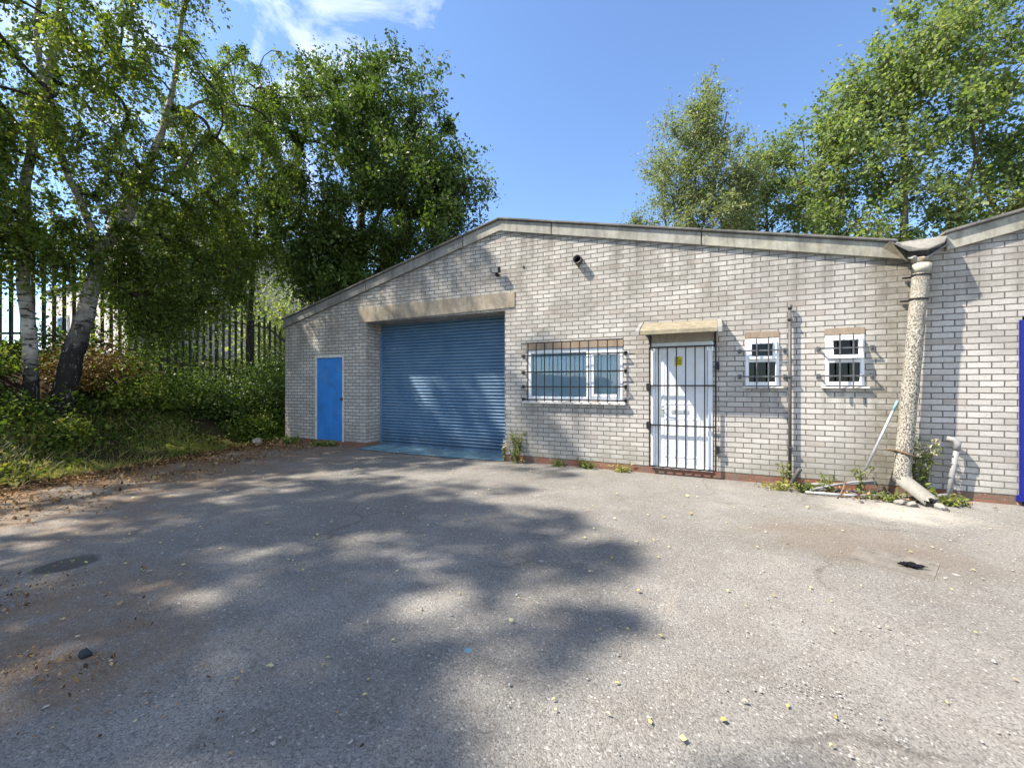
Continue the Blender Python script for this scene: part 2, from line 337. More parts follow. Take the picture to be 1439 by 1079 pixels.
M = dict(
    brick=brick_mat('grey_facing_brick', 0.0), brick2=brick_mat('grey_facing_brick_next_unit', 0.11, drip=False), red=red_brick(),
    fascia=concrete('asbestos_cement_fascia', (0.44, 0.425, 0.36), (0.105, 0.10, 0.085), 0.75, (0.38, 0.34, 0.22)),
    fascia_dark=concrete('dark_cement_fascia', (0.27, 0.265, 0.25), (0.10, 0.098, 0.09), 0.7),
    fascia_mid=concrete('mottled_cement_fascia', (0.40, 0.385, 0.34), (0.13, 0.125, 0.11), 0.6),
    roll=concrete('weathered_verge_trim', (0.23, 0.22, 0.20), (0.07, 0.066, 0.06), 0.7),
    lintel=concrete('ochre_concrete_lintel', (0.36, 0.31, 0.24), (0.17, 0.145, 0.11), 0.55, (0.45, 0.39, 0.31)),
    tanlintel=concrete('tan_concrete_lintel', (0.33, 0.26, 0.195), (0.23, 0.175, 0.125), 0.5),
    palelintel=concrete('pale_concrete_lintel', (0.43, 0.39, 0.32), (0.25, 0.225, 0.185), 0.5),
    roof=concrete('cement_sheet_roof', (0.25, 0.245, 0.23), (0.08, 0.08, 0.07), 0.7),
    shutter=shutter_mat(),
    bluedoor=simple('bright_blue_door_paint', (0.045, 0.225, 0.60), 0.38, 0.4, 0, 0.22, 3, 0.08, ((0.10, 0.20, 0.38), 0.5), 20),
    bluesteel=simple('royal_blue_steel', (0.007, 0.011, 0.19), 0.38, 0.45, 0, 0.12, 4, 0.05),
    apron=simple('worn_blue_painted_concrete', (0.16, 0.28, 0.34), 0.85, 0.2, 0, 0.45, 5, 0.4, ((0.17, 0.16, 0.14), 0.9), 50),
    upvc=simple('white_upvc', (0.76, 0.77, 0.78), 0.32, 0.4, 0, 0.07, 5, 0.03, ((0.50, 0.48, 0.43), 0.35)),
    dirtywhite=simple('dirty_white_paint', (0.62, 0.60, 0.56), 0.6, 0.3, 0, 0.25, 9, 0.15, ((0.30, 0.22, 0.13), 0.6)),
    blackiron=simple('black_painted_iron', (0.016, 0.015, 0.016), 0.5, 0.35, 0, 0.4, 20, 0.2, ((0.06, 0.035, 0.025), 0.5)),
    greyiron=simple('weathered_grey_iron', (0.13, 0.13, 0.135), 0.45, 0.4, 0.3, 0.4, 22, 0.2, ((0.05, 0.04, 0.035), 0.6)),
    plastic=simple('faded_grey_plastic', (0.25, 0.25, 0.25), 0.55, 0.3, 0, 0.2, 9, 0.1, ((0.17, 0.165, 0.15), 0.6)),
    darkplastic=simple('dark_grey_pipe', (0.075, 0.073, 0.075), 0.45, 0.35, 0, 0.3, 9, 0.1, ((0.14, 0.13, 0.12), 0.5)),
    alu=simple('dull_aluminium', (0.52, 0.54, 0.57), 0.38, 0.5, 0.55, 0.2, 12, 0.1, ((0.25, 0.23, 0.2), 0.4)),
    teal=simple('teal_pole_sleeve', (0.20, 0.36, 0.40), 0.5, 0.3),
    canopy=simple('yellowed_fibreglass', (0.235, 0.208, 0.148), 0.8, 0.15, 0, 0.35, 12, 0.4, ((0.20, 0.15, 0.085), 0.8), 40),
    canopyend=simple('grey_canopy_trim', (0.24, 0.235, 0.225), 0.6, 0.3, 0, 0.3, 9),
    blind=simple('pale_teal_blind', (0.60, 0.73, 0.77), 0.7, 0.2, 0, 0.12, 2, 0),
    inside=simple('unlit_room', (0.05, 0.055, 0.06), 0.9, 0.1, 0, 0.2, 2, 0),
    yellow=simple('yellow_sticker', (0.70, 0.56, 0.02), 0.5, 0.3, 0, 0.08, 9, 0),
    ink=simple('black_print', (0.015, 0.014, 0.013), 0.6, 0.2, 0, 0.1, 9, 0),
    greyplate=simple('grey_handle_plate', (0.42, 0.44, 0.45), 0.35, 0.5, 0.4, 0.1, 9, 0.05),
    glass=glass_mat('window_glass', (0.90, 0.96, 1.0), 0.05, 0.9), glassdark=glass_mat('small_window_glass', (0.5, 0.58, 0.6), 0.02, 0.7),
    lampglass=simple('floodlight_lens', (0.30, 0.30, 0.30), 0.15, 0.6, 0, 0.1, 9, 0),
    pebble=pebbledash(), chunk=concrete('broken_concrete', (0.27, 0.26, 0.235), (0.22, 0.21, 0.185), 0.6),
    stone=simple('pale_rubble', (0.40, 0.38, 0.34), 0.9, 0.1, 0, 0.4, 8, 0.5, None, 30),
    browncement=simple('dark_brown_cement', (0.13, 0.11, 0.075), 0.9, 0.15, 0, 0.4, 14, 0.4),  # dark brown cement tone, mottled at random
    rust=simple('rusty_strap', (0.20, 0.14, 0.09), 0.8, 0.2, 0.2, 0.5, 20, 0.3),
    rag=simple('black_rag_cloth', (0.010, 0.010, 0.014), 0.9, 0.1, 0, 0.4, 30, 0.5, None, 90),
    castiron=simple('silted_cover_plate', (0.175, 0.160, 0.14), 0.8, 0.2, 0.1, 0.4, 6, 0.5, ((0.24, 0.21, 0.17), 0.7), 50),
    tarmac=tarmac_mat(), soil=soil_mat(), field=field_mat(),
    birchbark=birch_bark('birch_bark', 2.2, 2.9), roughbark=birch_bark('birch_bark_rough_base', 2.9, 4.0), darkbark=bark('dark_bark', (0.020, 0.017, 0.014), (0.065, 0.055, 0.043)), palebark=bark('olive_bark', (0.08, 0.075, 0.045), (0.20, 0.17, 0.095)),
    birchleaf=leaf_mat('birch_leaves', [(0.058, 0.100, 0.020), (0.112, 0.165, 0.030), (0.180, 0.225, 0.045), (0.31, 0.29, 0.060)], 0.52, 0.42, 0.4),
    darkleaf=leaf_mat('dark_glossy_leaves', [(0.032, 0.062, 0.014), (0.062, 0.105, 0.022), (0.105, 0.155, 0.034), (0.18, 0.21, 0.055)], 0.34, 0.52, 0.35),
    poplarleaf=leaf_mat('silvery_poplar_leaves', [(0.088, 0.122, 0.055), (0.155, 0.192, 0.095), (0.235, 0.265, 0.145), (0.38, 0.395, 0.26)], 0.46, 0.50, 0.4),
    mapleleaf=leaf_mat('fresh_green_leaves', [(0.078, 0.122, 0.044), (0.138, 0.195, 0.070), (0.215, 0.265, 0.110), (0.34, 0.36, 0.21)], 0.50, 0.50, 0.4),
    undergrowth=leaf_mat('bramble_leaves', [(0.030, 0.055, 0.011), (0.080, 0.130, 0.020), (0.165, 0.215, 0.038), (0.29, 0.235, 0.085)], 0.40, 0.62, 0.2),
    deadleaf=leaf_mat('dead_bracken', [(0.07, 0.040, 0.016), (0.14, 0.085, 0.030), (0.22, 0.15, 0.05), (0.12, 0.14, 0.03)], 0.2),
    grass=leaf_mat('bank_grass', [(0.085, 0.115, 0.022), (0.17, 0.20, 0.045), (0.31, 0.28, 0.11), (0.48, 0.42, 0.24)], 0.34, 0.7),
    weed=leaf_mat('weed_leaves', [(0.085, 0.13, 0.028), (0.14, 0.18, 0.042), (0.22, 0.24, 0.075), (0.36, 0.31, 0.09)], 0.30),
    cream=leaf_mat('seed_heads', [(0.45, 0.40, 0.25), (0.60, 0.54, 0.36), (0.66, 0.61, 0.45), (0.70, 0.66, 0.52)], 0.2, 0.9, 0.1),
    litter=litter_mat(),
    yellowleaf=leaf_mat('yellow_fallen_leaves', [(0.30, 0.21, 0.09), (0.50, 0.41, 0.13), (0.56, 0.48, 0.22), (0.52, 0.47, 0.33)], 0.15, 0.7, 0.2),
    gravelm=simple('loose_chippings', (0.34, 0.325, 0.295), 0.9, 0.15, 0, 0.5, 25, 0.3),
    paleblock=concrete('pale_rendered_wall', (0.60, 0.54, 0.46), (0.36, 0.31, 0.25), 0.5),
    cream_wall=concrete('cream_painted_wall', (0.76, 0.69, 0.62), (0.60, 0.53, 0.46), 0.4),
    fencem=simple('galvanised_palisade', (0.075, 0.072, 0.072), 0.6, 0.3, 0.3, 0.3, 6, 0.2),
    darkroof=simple('dark_felt_roof', (0.035, 0.038, 0.045), 0.8, 0.2),
)

# ------------------------------------------------------------------ object helpers
def tag(o, label=None, cat=None, group=None, kind=None):
    for k, v in (('label', label), ('category', cat), ('group', group), ('kind', kind)):
        if v: o[k] = v
    return o
def thing(name, loc, label, cat, group=None):
    o = bpy.data.objects.new(name, None); COL.objects.link(o); o.location = loc; o.empty_display_size = 0.2
    return tag(o, label, cat, group)
def adopt(o, parent):
    """parent o keeping its world-space vertices"""
    if parent is None: return
    o.parent = parent
    top = parent
    off = Vector((0, 0, 0))
    while top: off += top.location if top.type == 'EMPTY' else Vector((0, 0, 0)); top = top.parent
    if parent.type == 'EMPTY': o.matrix_parent_inverse = Matrix.Translation(-off)
class MB:
    """collects shapes, links them as ONE mesh object"""
    def __init__(s): s.v = []; s.f = []; s.sm = []
    def add(s, vs, fs, smooth=False):
        b = len(s.v); s.v += [tuple(v) for v in vs]; s.f += [tuple(i+b for i in f) for f in fs]; s.sm += [smooth]*len(fs); return s
    def box(s, x0, x1, y0, y1, z0, z1):
        return s.add([(x0,y0,z0),(x1,y0,z0),(x1,y1,z0),(x0,y1,z0),(x0,y0,z1),(x1,y0,z1),(x1,y1,z1),(x0,y1,z1)],
              [(3,2,1,0),(4,5,6,7),(0,1,5,4),(1,2,6,5),(2,3,7,6),(3,0,4,7)])
    def prism(s, prof, x0, x1):
        """profile of (y,z) extruded along x"""
        n = len(prof); vs = [(x0, *p) for p in prof] + [(x1, *p) for p in prof]
        return s.add(vs, [tuple(range(n)), tuple(range(2*n-1, n-1, -1))] + [(i+n, (i+1) % n+n, (i+1) % n, i) for i in range(n)])
    def poly(s, prof, y0, y1):
        """profile of (x,z) extruded along y"""
        n = len(prof); vs = [(p[0], y0, p[1]) for p in prof] + [(p[0], y1, p[1]) for p in prof]
        return s.add(vs, [tuple(range(n)), tuple(range(2*n-1, n-1, -1))] + [(i+n, (i+1) % n+n, (i+1) % n, i) for i in range(n)])
    def tube(s, pts, rs, sides=10, cap=True, jit=0.0, rng=None):
        pts = [Vector(p) for p in pts]
        if not hasattr(rs, '__len__'): rs = [rs]*len(pts)
        vs = []; fs = []; up = None
        for i, p in enumerate(pts):
            d = (pts[min(i+1, len(pts)-1)] - pts[max(i-1, 0)]).normalized()
            if up is None: up = d.orthogonal().normalized()
            up = (up - d*up.dot(d)).normalized(); w = d.cross(up)
            for k in range(sides):
                a = 2*math.pi*k/sides; r = rs[i]*(1+(rng.uniform(-jit, jit) if rng else 0))
                vs.append(p + (up*math.cos(a) + w*math.sin(a))*r)
        for i in range(len(pts)-1):
            for k in range(sides):
                a = i*sides+k; b = i*sides+(k+1) % sides
                fs.append((a, b, b+sides, a+sides))
        if cap: fs += [tuple(range(sides-1, -1, -1)), tuple(range((len(pts)-1)*sides, len(pts)*sides))]
        return s.add(vs, fs, True)
    def obj(s, name, mat, parent=None, bevel=0.0):
        me = bpy.data.meshes.new(name); me.from_pydata(s.v, [], s.f)
        me.polygons.foreach_set('use_smooth', s.sm)
        me.materials.append(mat); me.update()
        if bevel:
            bm = bmesh.new(); bm.from_mesh(me)
            bmesh.ops.bevel(bm, geom=[e for e in bm.edges if e.is_manifold and e.calc_face_angle(0) > 0.6], offset=bevel, segments=2, affect='EDGES', clamp_overlap=True)
            bm.to_mesh(me); bm.free()
        o = bpy.data.objects.new(name, me); COL.objects.link(o); adopt(o, parent); return o

def rock(name, mat, c, r, seed, parent=None, squash=0.7):
    rng = random.Random(seed); bm = bmesh.new(); bmesh.ops.create_icosphere(bm, subdivisions=2, radius=1)
    ax = [Vector((rng.gauss(0,1), rng.gauss(0,1), rng.gauss(0,1))).normalized() for _ in range(9)]
    cut = [rng.uniform(0.55, 0.85) for _ in ax]
    for v in bm.verts:
        for a, k in zip(ax, cut):
            d = v.co.dot(a)
            if d > k: v.co -= a*(d-k)
        v.co = Vector((v.co.x*r[0], v.co.y*r[1], v.co.z*r[2])) + Vector(c)
    me = bpy.data.meshes.new(name); bm.to_mesh(me); bm.free(); me.materials.append(mat)
    o = bpy.data.objects.new(name, me); COL.objects.link(o); adopt(o, parent); return o

def quads_obj(name, V, mat, tint, parent=None, nv=4):
    """V: (n, nv, 3) array of little faces"""
    n = len(V); me = bpy.data.meshes.new(name)
    me.vertices.add(n*nv); me.vertices.foreach_set('co', np.ascontiguousarray(V, dtype=np.float32).ravel())
    me.loops.add(n*nv); me.loops.foreach_set('vertex_index', np.arange(n*nv, dtype=np.int32))
    me.polygons.add(n); me.polygons.foreach_set('loop_start', np.arange(0, n*nv, nv, dtype=np.int32))
    try: me.polygons.foreach_set('loop_total', np.full(n, nv, dtype=np.int32))
    except Exception: pass
    at = me.attributes.new('tint', 'FLOAT', 'POINT'); at.data.foreach_set('value', np.repeat(np.clip(tint, 0, 1), nv).astype(np.float32))
    me.materials.append(mat); me.update(calc_edges=True); me.validate()
    o = bpy.data.objects.new(name, me); COL.objects.link(o); adopt(o, parent); return o

def leaves(P, size, rng, aspect=0.62, droop=0.35, up=None, fold=0.25):
    """one folded diamond per point"""
    n = len(P)
    d = rng.normal(size=(n, 3)); d[:, 2] -= droop*1.6; d /= np.linalg.norm(d, axis=1)[:, None]
    nr = rng.normal(size=(n, 3)); nr[:, 2] = np.abs(nr[:, 2]) + (up or 0.5)
    nr -= d*np.sum(nr*d, 1)[:, None]; nr /= np.linalg.norm(nr, axis=1)[:, None]
    w = np.cross(nr, d); sz = (size*np.clip(rng.lognormal(-0.08, 0.32, n), 0.4, 1.9))[:, None]
    V = np.empty((n, 4, 3))
    V[:, 0] = P; V[:, 2] = P + d*sz
    mid = P + d*sz*0.42
    V[:, 1] = mid + w*sz*aspect*0.5 + nr*sz*fold*rng.uniform(-0.4, 1, (n, 1)); V[:, 3] = mid - w*sz*aspect*0.5 + nr*sz*fold*rng.uniform(-0.4, 1, (n, 1))
    return V

def blades(P, h, w, rng, lean=0.5):
    n = len(P); a = rng.uniform(0, 2*np.pi, n); l = rng.uniform(0, lean, n); hh = h*rng.uniform(0.4, 1.3, n)
    tip = np.stack([np.cos(a)*l*hh, np.sin(a)*l*hh, hh*np.sqrt(np.maximum(0.1, 1-l*l*0.6))], 1)
    s = np.stack([-np.sin(a+0.7), np.cos(a+0.7), 0*a], 1)*w*0.5
    V = np.empty((n, 4, 3)); V[:, 0] = P - s; V[:, 1] = P + s; V[:, 2] = P + tip*0.62 + s*0.8 + np.array([0, 0, 1])*hh[:, None]*0.08; V[:, 3] = P + tip
    return V

# ------------------------------------------------------------------ ground, bank
def edge_x(y):
    y = np.asarray(y, dtype=float)
    return np.where(y > 0.2, -9.96, np.where(y > -4.95, -8.6 - 0.264*(y+4.95), -8.6 - 0.12*(y+4.95)))
def wob(x, y):
    return (np.sin(x*1.9+y*0.7)*0.5 + np.sin(x*0.8-y*1.7+1.3)*0.6 + np.sin(x*3.7+y*3.1)*0.25 + np.sin(-x*2.3+y*5.2+0.6)*0.2)
def bank_z(x, y):
    x = np.asarray(x, dtype=float); y = np.asarray(y, dtype=float)
    s = edge_x(y) - x + 0.22*np.sin(y*2.1)+0.12*np.sin(y*5.3+1)
    t = np.clip(s/4.3, 0, 1); z = 2.15*t*t*(3-2*t)
    return z + np.clip(s, 0, 1)*0.10*wob(x, y)
def sheet(name, xs, ys, zf, mat, kind='structure'):
    X, Y = np.meshgrid(xs, ys); Z = zf(X, Y); nx, ny = len(xs), len(ys)
    me = bpy.data.meshes.new(name)
    me.from_pydata(np.stack([X.ravel(), Y.ravel(), Z.ravel()], 1).tolist(), [], [(j*nx+i, j*nx+i+1, (j+1)*nx+i+1, (j+1)*nx+i) for j in range(ny-1) for i in range(nx-1)])
    me.polygons.foreach_set('use_smooth', [True]*len(me.polygons)); me.materials.append(mat)
    o = bpy.data.objects.new(name, me); COL.objects.link(o); return tag(o, kind=kind)
sheet('ground', [-900, -40, 0, 40, 900], [-900, -40, 0, 40, 900], lambda x, y: 0*x-0.03, M['field'])
sheet('tarmac_yard', np.linspace(-12, 22, 86), np.linspace(-30, 1.0, 80), lambda x, y: 0.001*wob(x*0.5, y*0.5)*np.clip(-y-0.6, 0, 1), M['tarmac'])
sheet('grass_bank', np.concatenate([np.linspace(-60, -17, 12), np.linspace(-16, -8.0, 60)]), np.concatenate([np.linspace(-34, -13, 12), np.linspace(-12, 4, 90), np.linspace(5, 40, 10)]),
      lambda x, y: np.where(edge_x(y)-x > -0.35, bank_z(x, y)+0.012, -0.06), M['soil'])

# ------------------------------------------------------------------ the brick unit
APX, APZ = -3.54, 4.36            # apex of the brickwork
def gable(x):                     # underside of the fascia over the front wall
    return APZ - abs(x-APX)*(0.2400 if x < APX else 0.2235)
bld = thing('brick_warehouse', (-3.6, 0, 0), 'low grey brick gabled workshop with large blue roller shutter and white door', 'workshop')
XL, XR = -9.69, 2.46
OPEN = [(-6.955, -3.44, 0.0, 2.84), (-8.56, -7.675, 0.115, 2.09), (-2.98, -1.24, 1.155, 2.115), (-0.80, 0.11, 0.10, 2.10), (0.54, 0.962, 1.405, 2.117), (1.50, 1.927, 1.408, 2.11)]
DEPTH = [0.50, 0.05, 0.09, 0.07, 0.05, 0.05]
def brick_wall(name, x0, x1, openings, depths, zb, topf, mat, parent, extra=()):
    mb = MB(); xs = sorted({x0, x1, *extra, *[o[0] for o in openings], *[o[1] for o in openings]})
    for a, b in zip(xs, xs[1:]):
        cut = sorted((o[2], o[3]) for o in openings if o[0] <= a+1e-6 and o[1] >= b-1e-6); z = zb
        for c0, c1 in cut:
            if c0 > z: mb.add([(a,0,z),(b,0,z),(b,0,c0),(a,0,c0)], [(0,1,2,3)])
            z = c1
        mb.add([(a,0,z),(b,0,z),(b,0,topf(b)),(a,0,topf(a))], [(0,1,2,3)])
    for (a, b, c, d), k in zip(openings, depths):
        c = max(c, zb)
        mb.add([(a,0,c),(a,k,c),(a,k,d),(a,0,d)], [(0,1,2,3)]); mb.add([(b,0,c),(b,k,c),(b,k,d),(b,0,d)], [(3,2,1,0)])
        mb.add([(a,0,d),(b,0,d),(b,k,d),(a,k,d)], [(0,1,2,3)])
        if c > zb: mb.add([(a,0,c),(b,0,c),(b,k,c),(a,k,c)], [(3,2,1,0)])
    return mb.obj(name, mat, parent)
brick_wall('front_wall', XL, XR, OPEN, DEPTH, 0.115, lambda x: gable(x)+0.12, M['brick'], bld, (APX,))
for a, b in ((XL, -6.955), (-3.44, -0.80), (-0.80, 0.11), (0.11, XR)):
    MB().box(a, b, 0.004, 0.52, -0.10, 0.1149 if a != -0.80 else 0.098).obj('plinth_course', M['red'], bld)
MB().box(XL, XL+0.22, 0.0035, 14, -0.1, 2.93).obj('side_wall', M['brick'], bld)
MB().box(XL+0.22, XR, 13.8, 14, -0.1, 3.0).obj('rear_wall', M['brick'], bld)
MB().box(XR-0.22, XR-0.002, 0.3, 13.8, -0.1, 3.0).obj('party_wall', M['brick'], bld)
mb = MB()
mb.poly([(XL-0.05, 3.00), (APX, 4.475), (APX, 4.555), (XL-0.05, 3.08)], 0.03, 14.2)
mb.poly([(APX, 4.475), (XR, 3.14), (XR, 3.22), (APX, 4.555)], 0.03, 14.2)
mb.obj('roof', M['roof'], bld)
MB().box(-9.3, 2.1, 0.6, 13.7, -0.05, -0.02).obj('floor_slab', M['inside'], bld)
# verge fascia boards: separate cement pieces, butted with small gaps
def fascia_piece(x0, x1, mat, parent, h0=0.20, h1=0.20, y=-0.045, f=gable, name='fascia_board'):
    xs = [x0] + ([APX] if x0 < APX < x1 else []) + [x1]
    lo = [(x, f(x)) for x in xs]; up = [(x, f(x)+h0+(h1-h0)*(x-x0)/(x1-x0)) for x in reversed(xs)]
    return MB().poly(lo+up, y, 0.03).obj(name, mat, parent, 0.004)
for x0, x1, mt in ((XL-0.03, -6.93, 'fascia_dark'), (-6.915, -4.36, 'fascia_dark'), (-4.345, -2.50, 'fascia_mid'), (-2.485, -0.06, 'fascia_mid'), (-0.045, 2.33, 'fascia')):
    fascia_piece(x0, x1, M[mt], bld)
def verge_roll(xs, f, parent, off=0.205):
    mb = MB(); xs = list(xs)
    for a, b in zip(xs, xs[1:]):
        mb.poly([(a, f(a)+off), (b, f(b)+off), (b, f(b)+off+0.042), (a, f(a)+off+0.042)], -0.085, 0.30)
    return mb.obj('verge_trim', M['roll'], parent, 0.012)
verge_roll([XL-0.06, -6.92], gable, bld); verge_roll([-6.91, -4.35], gable, bld); verge_roll([-4.34, APX, -2.49], gable, bld); verge_roll([-2.48, -0.05], gable, bld); verge_roll([-0.04, 2.25], gable, bld)

# shutter opening
mb = MB()
mb.poly([(-7.172, 2.845), (-3.226, 2.885), (-3.226, 3.18), (-7.172, 3.177)], -0.012, 0.16)
lt = mb.obj('shutter_lintel', M['lintel'], bld, 0.006)
prof = []; z = 0.03; pitch = 0.0690
while z < 2.82:
    for k in range(6):
        t = k/6; prof.append(((0.525, 0.498, 0.482, 0.478, 0.484, 0.500)[k], z + pitch*(0.0, 0.10, 0.32, 0.55, 0.78, 0.96)[k]))
    z += pitch
vs = [(-6.95, *p) for p in prof] + [(-3.2, *p) for p in prof]; n = len(prof)
sh = MB().add(vs, [(i, i+n, i+n+1, i+1) for i in range(n-1)], False).obj('roller_shutter', M['shutter'], bld)
mb = MB().box(-6.95, -6.90, 0.44, 0.482, 0.03, 2.6); mb.obj('guide_rail', M['shutter'], sh)
mb = MB().box(-3.50, -3.44, 0.44, 0.482, 0.03, 2.6); mb.obj('guide_rail', M['shutter'], sh)
mb = MB().box(-6.895, -3.505, 0.470, 0.484, 0.03, 0.095); mb.obj('bottom_rail', M['shutter'], sh, 0.004)
MB().add([(-7.05,-0.20,0.012),(-6.0,-0.27,0.014),(-4.6,-0.24,0.014),(-3.42,-0.10,0.012),(-3.445,0.52,0.035),(-6.95,0.52,0.035),(-6.95,0.0,0.03)], [(0,1,2,3,4,5,6)]).obj('threshold_apron', M['apron'], bld)

# blue side door
d = MB().box(-8.545, -7.69, 0.012, 0.05, 0.10, 2.075).obj('side_door', M['bluedoor'], bld, 0.004)
mb = MB(); mb.box(-8.60, -8.548, -0.006, 0.045, 0.10, 2.08); mb.box(-7.687, -7.64, -0.006, 0.045, 0.10, 2.08); mb.box(-8.60, -7.64, -0.007, 0.045, 2.081, 2.15)
mb.obj('door_frame', M['dirtywhite'], d, 0.004)
MB().box(-7.735, -7.66, -0.03, 0.011, 1.07, 1.13).obj('latch', M['darkplastic'], d, 0.005)

# big barred window
def grille(parent, verts_x, z0, z1, hz, x0, x1, y, mat, r=0.008, flat=None, hr=0.011):
    mb = MB()
    for x in verts_x: mb.box(x-r, x+r, y-r, y+r, z0, z1)
    for z in hz:
        mb.box(x0, x1, y-0.004+0.012, y+0.004+0.012, z-hr, z+hr)
        for x, s in ((x0, -1), (x1, 1)):
            mb.box(x-0.006, x+0.006, y+0.008, 0.02, z-hr, z+hr)
            mb.box(x-0.03 if s < 0 else x-0.012, x+0.012 if s < 0 else x+0.03, -0.012, 0.006, z-0.034, z+0.03)
    if flat: mb.box(flat[0], flat[1], y-0.012, y-0.009, z1-0.012, z1+0.008)
    return mb.obj('security_grille', mat, parent)
w = MB()
w.box(-2.972, -2.905, 0.012, 0.075, 1.16, 2.07); w.box(-1.305, -1.248, 0.012, 0.075, 1.16, 2.07); w.box(-2.905, -1.305, 0.013, 0.074, 2.005, 2.069); w.box(-2.905, -1.305, 0.013, 0.074, 1.161, 1.222)
w.box(-1.868, -1.775, 0.010, 0.073, 1.222, 2.005)
win = w.obj('office_window', M['upvc'], bld, 0.005)
w = MB(); w.box(-1.775, -1.735, 0.004, 0.055, 1.222, 2.005); w.box(-1.340, -1.305, 0.004, 0.055, 1.222, 2.005); w.box(-1.735, -1.340, 0.005, 0.054, 1.95, 2.004); w.box(-1.735, -1.340, 0.005, 0.054, 1.223, 1.272)
w.obj('casement', M['upvc'], win, 0.004)
MB().box(-2.905, -1.868, 0.040, 0.044, 1.222, 2.005).box(-1.735, -1.340, 0.030, 0.034, 1.272, 1.95).obj('pane', M['glass'], win)
mb = MB()
for i in range(52):
    z = 1.20 + i*0.0158
    mb.add([(-2.93, 0.096, z+0.0146), (-1.27, 0.096, z+0.0146), (-1.27, 0.101, z), (-2.93, 0.101, z)], [(0, 1, 2, 3)])
mb.obj('venetian_blind', M['blind'], win)
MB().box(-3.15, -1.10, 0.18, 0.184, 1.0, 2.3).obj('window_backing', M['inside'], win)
MB().prism([(-0.075, 1.098), (-0.075, 1.128), (0.012, 1.152), (0.012, 1.098)], -3.05, -1.195).obj('sill', M['dirtywhite'], win, 0.004)
MB().box(-2.995, -1.235, -0.008, 0.10, 2.075, 2.195).obj('window_lintel', M['tanlintel'], win, 0.004)
gx = [-2.925 + i*0.1605 for i in range(11)]
grille(win, gx, 1.135, 2.19, (1.165, 1.40, 1.665, 1.965), -3.045, -1.205, -0.09, M['blackiron'], 0.0075, (-3.06, -1.22))

# toilet windows
def small_window(x0, x1, zs, vx, hz, gx0, gx1, tilt, lab, seed):
    w = MB(); e = 0.045
    w.box(x0, x0+e, -0.012, 0.045, 1.42, 2.11); w.box(x1-e, x1, -0.012, 0.045, 1.42, 2.11); w.box(x0+e, x1-e, -0.011, 0.044, 2.065, 2.109)
    w.box(x0+e, x1-e, -0.011, 0.044, 1.421, 1.475); w.box(x0+e, x1-e, -0.011, 0.044, zs-0.03, zs+0.02)
    o = w.obj('toilet_window', M['upvc'], bld, 0.004); o['label'] = lab
    # top-hung vent sash; tilt opens its lower edge outward
    s = MB(); a, b, c, d_ = x0+e-0.012, x1-e+0.012, zs+0.012, 2.075; fr = 0.047
    q = [(a, b, d_-fr, d_), (a, b, c, c+fr), (a, a+fr, c+fr, d_-fr), (b-fr, b, c+fr, d_-fr)]
    def hinge(y, z): 
        dz = z-d_; return (y*math.cos(tilt) + dz*math.sin(tilt), d_ - y*math.sin(tilt) + dz*math.cos(tilt))
    for (p0, p1, p2, p3) in q:
        s.prism([hinge(-0.045, p2), hinge(-0.045, p3), hinge(-0.008, p3), hinge(-0.008, p2)], p0, p1)
    so = s.obj('vent_sash', M['upvc'], o, 0.003)
    p = MB().prism([hinge(-0.026, c+fr), hinge(-0.026, d_-fr), hinge(-0.022, d_-fr), hinge(-0.022, c+fr)], a+fr, b-fr); p.obj('vent_pane', M['glassdark'], o)
    MB().box(x0+e, x1-e, 0.02, 0.024, 1.475, zs-0.03).obj('pane', M['glassdark'], o)
    MB().box(x0-0.1, x1+0.1, 0.20, 0.204, 1.3, 2.2).obj('window_backing', M['rag'], o)  # near-black sheet, stands in for the unlit room behind the glass
    MB().prism([(-0.05, 1.385), (-0.05, 1.398), (0.02, 1.413), (0.02, 1.385)], x0-0.045, x1+0.05).obj('sill', M['dirtywhite'], o, 0.003)
    MB().box(x0-0.006, x1+0.006, -0.008, 0.06, 2.117, 2.206).obj('window_lintel', M['tanlintel'], o, 0.004)
    grille(o, vx, 1.36, 2.125, hz, gx0, gx1, -0.085, M['greyiron'], 0.008)
    return o
small_window(0.54, 0.962, 1.795, (0.675, 0.822), (1.553, 1.93), 0.475, 1.02, 0.0, 'smaller left barred toilet window with closed vent', 1)
small_window(1.50, 1.927, 1.765, (1.645, 1.79), (1.553, 1.93), 1.43, 2.0, 0.19, 'right barred toilet window with vent sash pushed open', 2)

# white entrance door behind a barred gate
d = MB(); d.box(-0.725, 0.035, 0.025, 0.065, 0.135, 2.02)
for (a, b, c, e) in ((-0.62, -0.07, 1.12, 1.90), (-0.62, -0.07, 0.28, 0.90)):
    d.box(a, b, 0.0195, 0.03, c, c+0.022); d.box(a, b, 0.0195, 0.03, e-0.022, e); d.box(a, a+0.022, 0.0198, 0.03, c+0.022, e-0.022); d.box(b-0.022, b, 0.0198, 0.03, c+0.022, e-0.022)
door = d.obj('entrance_door', M['upvc'], bld)
mb = MB(); mb.box(-0.795, -0.728, -0.012, 0.06, 0.133, 2.103); mb.box(0.038, 0.105, -0.012, 0.06, 0.133, 2.103); mb.box(-0.728, 0.038, -0.011, 0.06, 2.022, 2.101); mb.box(-0.80, 0.11, -0.02, 0.06, 0.101, 0.132)
mb.obj('door_frame', M['upvc'], door, 0.004)
MB().box(-0.49, -0.23, 0.017, 0.026, 0.975, 1.035).obj('letterbox', M['greyplate'], door, 0.003)
MB().box(-0.655, -0.605, 0.016, 0.026, 0.93, 1.10).tube([(-0.63,0.016,1.05),(-0.63,-0.035,1.05),(-0.52,-0.038,1.05)], 0.009, 8).obj('handle', M['greyplate'], door)
nt = MB().box(-0.44, -0.325, 0.020, 0.0235, 1.735, 1.895).obj('notice', M['yellow'], door)
